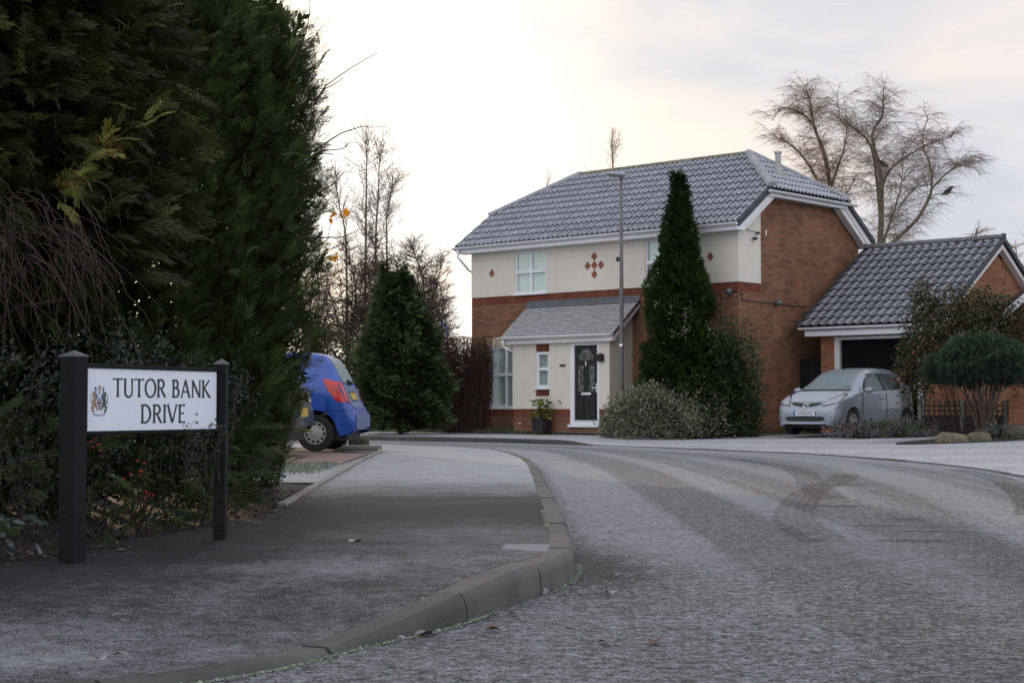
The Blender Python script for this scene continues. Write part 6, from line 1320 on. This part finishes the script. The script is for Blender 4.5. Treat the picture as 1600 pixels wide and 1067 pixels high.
for i, (x, y, r_, m_, lb) in enumerate([(6.95, 33.35, (.42, .3, .34), M_low, 'low brown frosted shrub by the silver car front wheel'), (7.45, 33.3, (.45, .3, .30), M_lowg, 'low mixed green shrub below the silver car door'), (7.95, 33.4, (.45, .35, .36), M_lowg, 'low green shrub by the silver car rear wheel'), (8.45, 33.3, (.4, .3, .30), M_low, 'low brown shrub at the right end of the bed by the silver car'), (7.2, 32.9, (.5, .22, .15), M_low, 'flat frosted plants at the front edge of the bed by the silver car'), (8.0, 32.85, (.6, .25, .16), M_lowg, 'flat green plants at the front edge of the bed below the garage door'), (9.25, 30.55, (.34, .25, .24), M_lowg, 'small ivy clump at the foot of the juniper stems')]):
    shrub('low_shrub', lb, (x, y, .19), r_, 1500, .03, .06, m_, 90 + i, group='low plants along the drive', lump=.3, inner_=.25, stems_=12)
# ================================================================== BARE TREES BEHIND
def twigs_from(paths, rs, n_per, l0, l1, droop, r_, up=.35, spread=.8, npt=7, hang=0):
    """side branches along given limbs, each with hanging twigs"""
    out = []
    for pts, rad in paths:
        pts = np.asarray(pts, float); seg = np.linalg.norm(np.diff(pts, axis=0), axis=1).sum()
        for k in range(max(2, int(n_per * seg))):
            f = rs.uniform(.12, 1.0); i = f * (len(pts) - 1); j = int(min(i, len(pts) - 2)); p = pts[j] * (1 - (i - j)) + pts[j + 1] * (i - j); d = pts[j + 1] - pts[j]; d = d / (np.linalg.norm(d) + 1e-9)
            v = d * .5 + rs.normal(0, spread, 3); v[2] = (abs(v[2]) * up + up * .4) if not hang else -abs(v[2]) * hang; v /= np.linalg.norm(v); L = rs.uniform(l0, l1) * (1.15 - .5 * f); n = npt; q = [p]; dv = v.copy()
            for s in range(n - 1):
                dv = dv + np.array([0, 0, -droop * (s / n) ** 1.2]) + rs.normal(0, .10, 3); dv /= np.linalg.norm(dv); q.append(q[-1] + dv * L / (n - 1))
            out.append((np.array(q), np.linspace(r_, r_ * .45, n)))
    return out
def bare_tree(name, label, limbs, rads, seed, m_, mt, l1=(.6, 1.5), l2=(.3, .8), n1=3.2, n2=5.0, n3=0, droop=(.25, .7), tr=.012, group='bare trees behind the house', base=None, up=.5, spread=.8, r3=.006, hang=0, npt=5):
    rs = np.random.default_rng(seed); L = []
    for pts, r_ in zip(limbs, rads):
        P = crom(pts, 6); P = P + np.cumsum(rs.normal(0, .012, P.shape), 0) * .5; L.append((P, np.linspace(r_[0], r_[1], len(P))))
    loc = np.array(base if base is not None else (L[0][0][0][0], L[0][0][0][1], 0.0)); t = thing(name, label, 'tree', tuple(loc), 0, group)
    woody('trunk', [(p - loc, r) for p, r in L[:1]], m_, t, 8)
    b1 = twigs_from(L, rs, n1, *l1, droop[0], tr, up, spread=spread); b2 = twigs_from(b1, rs, n2, *l2, droop[1], r3, up * .6, spread=spread, npt=npt, hang=hang); b3 = twigs_from(b2, rs, n3, l2[0] * .5, l2[1] * .6, droop[1], r3 * .7, up * .6) if n3 else []
    for p, r in L[1:]: woody('limb', [(p - loc, r)], m_, t, 6)
    woody('branch', [(p - loc, r) for p, r in b1], m_, t, 4); woody('twig', [(p - loc, r) for p, r in b2 + b3], mt, t, 3); return t
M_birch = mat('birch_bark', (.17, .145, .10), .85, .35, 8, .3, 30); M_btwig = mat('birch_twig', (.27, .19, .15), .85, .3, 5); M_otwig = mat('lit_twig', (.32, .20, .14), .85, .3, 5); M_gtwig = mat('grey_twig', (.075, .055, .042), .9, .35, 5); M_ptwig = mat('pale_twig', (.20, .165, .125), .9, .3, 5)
bare_tree('birch_tree', 'large bare birch with drooping twigs rising behind the garage roof', [
    [(12.95, 56, 0), (12.81, 56.0, 3.37), (12.84, 56.0, 5.6), (12.9, 56.0, 7.4), (12.89, 56.0, 8.97), (12.62, 56.0, 10.2), (12.97, 56.0, 10.89), (13.07, 56.0, 11.91)],
    [(12.89, 56.0, 7.17), (12.85, 56.16, 8.32), (12.68, 56.32, 9.93), (12.18, 56.48, 10.64), (11.76, 56.64, 10.89), (11.66, 56.8, 11.84)], [(12.86, 56.0, 8.3), (13.21, 55.75, 9.05), (13.89, 55.5, 9.57), (14.5, 55.25, 9.87), (15.2, 55.0, 10.05)],
    [(12.88, 56.0, 6.05), (13.35, 56.17, 6.52), (14.23, 56.33, 7.33), (14.81, 56.5, 8.37), (14.79, 56.67, 9.41), (14.57, 56.83, 10.24), (14.85, 57.0, 11.19)], [(12.89, 56.0, 6.28), (13.19, 55.73, 7.37), (13.4, 55.47, 8.23), (13.44, 55.2, 9.08)],
    [(14.80, 56.6, 8.43), (15.56, 57.17, 9.15), (16.1, 57.33, 9.42), (16.5, 57.5, 9.4)], [(13.44, 55.5, 7.74), (14.02, 55.6, 8.36), (14.47, 55.2, 8.46)]],
    [(.16, .015), (.065, .012), (.05, .012), (.085, .012), (.05, .012), (.04, .010), (.032, .010)], 101, M_birch, M_btwig, (.7, 1.7), (.35, 1.0), 11.0, 19.0, 0, (.16, .5), .009, r3=.0045, up=.75, hang=.35, npt=4)
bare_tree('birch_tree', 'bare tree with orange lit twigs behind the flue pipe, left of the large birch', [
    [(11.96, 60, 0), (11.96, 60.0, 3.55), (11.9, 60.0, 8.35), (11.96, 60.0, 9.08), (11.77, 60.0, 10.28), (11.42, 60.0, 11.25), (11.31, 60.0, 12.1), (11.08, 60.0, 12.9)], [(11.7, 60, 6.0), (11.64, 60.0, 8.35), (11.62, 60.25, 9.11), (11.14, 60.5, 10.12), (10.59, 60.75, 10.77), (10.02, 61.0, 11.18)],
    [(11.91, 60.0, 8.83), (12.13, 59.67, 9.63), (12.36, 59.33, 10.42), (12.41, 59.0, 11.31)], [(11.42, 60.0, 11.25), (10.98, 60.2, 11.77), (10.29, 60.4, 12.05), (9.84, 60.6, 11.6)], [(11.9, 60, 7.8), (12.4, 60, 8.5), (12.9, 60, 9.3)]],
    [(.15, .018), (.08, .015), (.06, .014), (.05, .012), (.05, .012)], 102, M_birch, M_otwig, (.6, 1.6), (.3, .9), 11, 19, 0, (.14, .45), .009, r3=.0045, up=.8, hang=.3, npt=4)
bare_tree('poplar_tree', 'bare upright tree top showing above the ridge beside the lamp head', [[(3.89, 62, 0), (3.89, 62.0, 6), (3.9, 62.0, 9.9), (3.87, 62, 11.0)]], [(.09, .006)], 103, M_ptwig, M_ptwig, (.6, 1.3), (.2, .5), 6, 6, 0, (-.35, -.3), .007, up=1.1, spread=.45, r3=.006)
bare_tree('poplar_tree', 'smaller bare tree top just left of the lamp head above the ridge', [[(2.98, 62.6, 0), (2.98, 62.6, 6), (2.98, 62.6, 9.2), (3.0, 62.6, 10.0)]], [(.07, .006)], 104, M_ptwig, M_ptwig, (.5, 1.0), (.2, .4), 2.4, 3.0, 0, (-.35, -.3), .009, up=1.1, spread=.45, r3=.006)
bare_tree('poplar_tree', 'faint thin bare tree top above the left hip of the roof', [[(1.37, 63, 0), (1.37, 63.0, 6), (1.4, 63.0, 8.9), (1.42, 63, 9.8)]], [(.05, .005)], 105, M_ptwig, M_ptwig, (.4, .9), (.2, .4), 2.0, 2.5, 0, (-.3, -.3), .007, up=1.0, spread=.45, r3=.005)
lt = [([(-5.42, 58, 0), (-5.3, 58.0, 5.78), (-5.29, 58.0, 8.1), (-5.29, 58.0, 9.5), (-5.34, 58.0, 10.4)], 'tall thin bare tree nearest the hedge end', .10), ([(-4.85, 57.5, 0), (-4.87, 57.5, 6.24), (-4.78, 57.5, 8.57), (-4.74, 57.5, 10.1)], 'tall thin bare tree above the split topped conifer', .10),
      ([(-4.5, 58.5, 0), (-4.56, 58.5, 6.24), (-4.55, 58.5, 7.87), (-4.36, 58.5, 9.0)], 'thin bare tree leaning right above the split topped conifer', .09), ([(-5.88, 57, 0), (-5.91, 57.0, 6.24), (-6.15, 57.0, 7.87), (-6.31, 57.0, 8.8)], 'thin bare tree partly behind the hedge end', .09)]
for i, (pts, lb, r_) in enumerate(lt): bare_tree('bare_tree', lb, [pts], [(r_ * .55, .008)], 110 + i, M_ptwig, M_ptwig, (.6, 1.6), (.3, .8), 6.0, 7.0, 0, (-.25, -.2), .009, group='thin bare trees left of the house', up=.9, spread=.5, r3=.008)
# bushy undergrowth trees: dense grey twigs
for i, (x, y, h, lb) in enumerate([(-3.9, 55, 6.2, 'dense twiggy bare tree directly behind the split topped conifer'), (-5.5, 54, 6.3, 'dense twiggy bare tree beside the hedge end'), (-3.15, 56, 6.6, 'dense twiggy bare tree between the conifer and the house'), (-4.7, 56.5, 6.9, 'dense twiggy bare tree behind the conifer, between its neighbours'), (-2.45, 54, 4.9, 'low twiggy bare tree nearest the left corner of the house'), (-6.8, 56, 6.5, 'dense twiggy bare tree mostly behind the hedge')]):
    rs = np.random.default_rng(130 + i); limbs = [[(x, y, 0), (x + rs.normal(0, .1), y, h * .4), (x + rs.normal(0, .2), y, h * .75), (x + rs.normal(0, .25), y, h)]]; rads = [(.055, .010)]
    for k in range(5): a = rs.uniform(0, 6.3); z0 = h * rs.uniform(.15, .45); limbs.append([(x, y, z0), (x + .35 * math.cos(a), y + .35 * math.sin(a), z0 + h * .2), (x + .8 * math.cos(a), y + .8 * math.sin(a), min(z0 + h * .48, h * .92))]); rads.append((.028, .009))
    bare_tree('twiggy_tree', lb, limbs, rads, 140 + i, M_gtwig, M_gtwig, (.4, 1.1), (.25, .65), 11, 20.0, 0, (.0, .1), .010, group='twiggy trees left of the house', up=.7, r3=.0085, npt=4)
# evergreen understorey behind the cars and conifer
M_under = leafmat('dull_evergreen', (.018, .024, .012), (.070, .075, .035), .7, .2)
for i, (x, y, r_, lb) in enumerate([(-3.95, 47, (1.5, .9, 2.6), 'dull evergreen bush behind the blue car roof'), (-6.3, 49, (2.0, 1.0, 3.0), 'dull evergreen bush seen past the hedge end'), (-2.3, 50, (1.2, .8, 2.0), 'dull evergreen bush behind the brown clipped hedge'), (-9.6, 50, (2.6, 1.2, 3.4), 'large dull evergreen bush hidden behind the tall hedge')]):
    shrub('evergreen_bush', lb, (x, y, .1), r_, 6500, .08, .16, M_under, 150 + i, group='evergreen bushes behind the parked cars', lump=.25, inner_=.2)
# orange lit far trees at the right edge
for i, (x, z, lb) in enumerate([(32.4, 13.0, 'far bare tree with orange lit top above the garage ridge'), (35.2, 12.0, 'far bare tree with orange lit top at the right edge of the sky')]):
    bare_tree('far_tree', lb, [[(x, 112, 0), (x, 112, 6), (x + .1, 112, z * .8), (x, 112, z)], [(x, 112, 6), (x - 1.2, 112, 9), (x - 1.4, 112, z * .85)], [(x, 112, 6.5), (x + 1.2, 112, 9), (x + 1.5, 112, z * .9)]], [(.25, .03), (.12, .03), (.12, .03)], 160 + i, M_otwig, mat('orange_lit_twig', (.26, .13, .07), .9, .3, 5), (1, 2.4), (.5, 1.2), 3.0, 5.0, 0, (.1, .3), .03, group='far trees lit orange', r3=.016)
# yellow leaves still hanging at the edge of the hedge
hl = thing('yellow_leaved_branch', 'thin branch with a few yellow autumn leaves sticking out past the hedge edge', 'branch', (-2.05, 14.0, .11))
woody('twig', stems([(0, 0, 0)] * 4, [(.46, 0, 2.0), (.49, 0, 2.45), (.40, .05, 2.3), (.50, .05, 1.9)], .008, 8, .05, 4), M_twig, hl)
P = np.array([[.48, 0, 1.97]] * 9 + [[.51, 0, 2.38]] * 5 + [[.55, 0, 2.44]] * 3) + rng.normal(0, .035, (17, 3)); M_yl = leafmat('yellow_leaf', (.45, .16, .01), (.62, .34, .02), .6, .6)
for p in P: V, F, T = scatter(LEAF, p[None], rng.normal(0, 1, (1, 3)) + [0, 0, -.6], rng.uniform(.06, .10, 1), rng.uniform(-1, 1, 1), rng.uniform(0, 1, 1)); link('leaf', fast_mesh('leaf', V, F, T), M_yl, hl)
# two birds in the birch
for (x, y, z, lb, a) in ((15.46, 56.9, 8.30, 'dark bird perched on the right side of the large birch', .3), (12.95, 55.7, 9.1, 'dark bird perched beside the trunk of the large birch', 2.2)):
    b = thing('perched_bird', lb, 'bird', (x, y, z), a, 'birds in the birch'); Mb = mat('bird_black', (.012, .011, .011), .6, .2, 20)
    bv = []; prof = [(-.20, .008, .0), (-.13, .03, .03), (-.04, .085, .09), (.06, .10, .15), (.13, .075, .21), (.17, .055, .26), (.22, .05, .29), (.26, .03, .285), (.31, .006, .27)]; w = MB(); w.tube([(p[0], 0, p[2]) for p in prof], [p[1] for p in prof], 10); w.build('body', Mb, b, smooth=True)
    MB().add([(-.08, .075, .12), (.08, .085, .20), (.04, .09, .08), (-.24, .03, -.02), (-.08, -.075, .12), (.08, -.085, .20), (.04, -.09, .08), (-.24, -.03, -.02)], [(0, 1, 2, 3), (4, 7, 6, 5)]).build('wing', Mb, b)
    MB().tube([(.03, .03, .08), (.04, .03, -.02)], .008, 5).tube([(.03, -.03, .08), (.04, -.03, -.02)], .008, 5).build('leg', Mb, b)
# satellite dish like blue hoop behind the conifer
o = MB(); ring = [(.20 * math.cos(t), 0, .30 * math.sin(t)) for t in np.linspace(0, 2 * math.pi, 25)]; hoop = thing('blue_hoop', 'blue round hoop showing between the split topped conifer and the brown hedge', 'hoop', (-1.92, 43.0, .15))
MB().tube([(x, y, z + 2.55) for x, y, z in ring], .025, 6, cap=False).build('ring', mat('blue_plastic', (.03, .07, .22), .5, .2, 9), hoop, smooth=True); MB().tube([(0, 0, 0), (0, 0, 2.26)], .025, 6).build('pole', M_galv, hoop)

# ================================================================== SMALL THINGS ON THE GROUND
M_lf = mat('frosted_leaf', (.22, .205, .195), .8, .25, 30, objvar=.3); M_lfb = mat('brown_leaf', (.16, .075, .045), .8, .35, 30, objvar=.3); M_stick = mat('frosted_stick', (.20, .19, .19), .85, .3, 20)
def curl_leaf(s, seed):
    rs = np.random.default_rng(seed); V = []; n = 5
    for i in range(n):
        t = i / (n - 1); w_ = s * .34 * math.sin(math.pi * (t * .9 + .07)) * rs.uniform(.75, 1.2); c = s * rs.uniform(.10, .2) * math.sin(math.pi * t)
        V += [(s * (t - .5), -w_, c + .25 * w_), (s * (t - .5), 0, c * .3 + .003), (s * (t - .5), w_, c + .3 * w_)]
    return MB().add(V, [(i * 3 + k, (i + 1) * 3 + k, (i + 1) * 3 + k + 1, i * 3 + k + 1) for i in range(n - 1) for k in range(2)])
for i, (x, y, z, s, m_, lb) in enumerate([(-.07, 5.75, .004, .07, M_lfb, 'curled brown leaf on the road below the kerb corner'), (1.0, 5.29, .004, .055, M_lf, 'pale frosted leaf alone on the near road, right of centre'), (.31, 5.47, .004, .05, M_lf, 'white scrap of leaf on the near road'), (-.31, 5.64, .004, .08, M_lf, 'frosted curled leaf tight against the rising kerb'),
        (.42, 6.9, .004, .06, M_lf, 'frosted leaf on the road right of the kerb corner'), (.56, 7.39, .004, .05, M_lf, 'small pale leaf on the road beyond the kerb corner'), (.48, 5.47, .004, .075, M_lfb, 'reddish leaf on the near road beside the white scrap'), (-1.18, 4.88, .05, .05, M_lf, 'frosted leaf on the pavement near the dropped kerb'), (-.79, 8.1, .115, .09, M_lf, 'frosted leaf in the middle of the pavement'), (-1.22, 4.81, .05, .04, M_lf, 'grey leaf on the near pavement beside a stick')]):
    o = curl_leaf(s, i).build('fallen_leaf', m_, None, (x, y, z), smooth=True); o.rotation_euler = (0, 0, i * 1.3); tag(o, lb, 'leaf', 'fallen leaves')
for i, (x, y, L, a, lb) in enumerate([(-1.44, 5.20, .14, .15, 'longest pale stick lying on the near pavement'), (-1.36, 5.62, .07, .9, 'short forked stick on the pavement by the left post'), (-1.17, 4.92, .09, .25, 'pale stick on the pavement near the dropped kerb')]):
    w = MB().tube([(-L / 2, 0, .004), (-L / 6, .006, .007), (L / 6, -.004, .006), (L / 2, .008, .004)], [.0035, .004, .003, .002], 6); o = w.build('stick', M_stick, None, (x, y, .062 + .012 * i), smooth=True); o.rotation_euler = (0, 0, a); tag(o, lb, 'stick', 'sticks on the pavement')
# frosted leaves drifted against the kerb
n = 46; cc = np.array([[.12, 6.78], [-.42, 5.55], [.16, 6.9], [-.1, 6.25], [.42, 7.6]]); P = np.column_stack([cc[rng.integers(0, 5, n)] + rng.normal(0, .055, (n, 2)), np.full(n, .008)]); P[:, 0] += .06; P[:, 1] -= .03
V, F, T = scatter(LEAF, P, np.column_stack([rng.normal(0, 1, (n, 2)), rng.normal(.25, .25, n)]), rng.uniform(.018, .042, n), rng.uniform(-.8, .8, n), rng.uniform(0, 1, n)); tag(link('gutter_leaves', fast_mesh('gutter_leaves', V, F, T), leafmat('gutter_leaf', (.07, .045, .035), (.20, .19, .185), .85, 0, .5)), 'frosted leaves drifted against the foot of the near kerb', 'leaf litter', kind='stuff')
# scattered litter too small to count: under the hedge, on pavement and road
P = []; n1 = 900; tt = rng.uniform(0, 1, n1); Q = resample(crom(PC, 8), n=200); P.append(np.column_stack([Q[(tt * 199).astype(int), :2] + rng.normal(0, .13, (n1, 2)) + [.07, -.05], np.full(n1, .112)]))
q = rng.uniform(0, 1, 260); kk = kin[(q * (len(kin) - 1)).astype(int)]; P1 = np.concatenate(P); V, F, T = scatter(LEAF, P1, np.column_stack([rng.normal(0, 1, (len(P1), 2)), rng.normal(.1, .15, len(P1))]), rng.uniform(.015, .045, len(P1)), rng.uniform(-.5, .5, len(P1)), rng.uniform(0, 1, len(P1)))
tag(link('leaf_litter', fast_mesh('leaf_litter', V, F, T), leafmat('litter_brown', (.030, .016, .010), (.16, .085, .05), .85, 0, .2)), 'brown leaf litter along the foot of the hedge', 'leaf litter', kind='stuff')
n2 = 420; P2 = np.column_stack([rng.uniform(-1.6, 4.6, n2), rng.uniform(4.5, 16, n2), np.full(n2, .006)]); ok = (P2[:, 0] > np.interp(P2[:, 1], [4.5, 5.1, 5.5, 6.1, 6.6, 7.4, 8, 16], [-1.2, -.7, -.45, -.18, .05, .3, .37, .4])); P2 = P2[ok]; V, F, T = scatter(LEAF, P2, np.column_stack([rng.normal(0, 1, (len(P2), 2)), rng.normal(.08, .1, len(P2))]), rng.uniform(.008, .022, len(P2)), rng.uniform(-.4, .4, len(P2)), rng.uniform(0, 1, len(P2)))
tag(link('road_crumbs', fast_mesh('road_crumbs', V, F, T), leafmat('frost_crumb', (.16, .15, .14), (.42, .43, .44), .85, 0)), 'tiny frosted leaf crumbs scattered over the road', 'debris', kind='stuff')
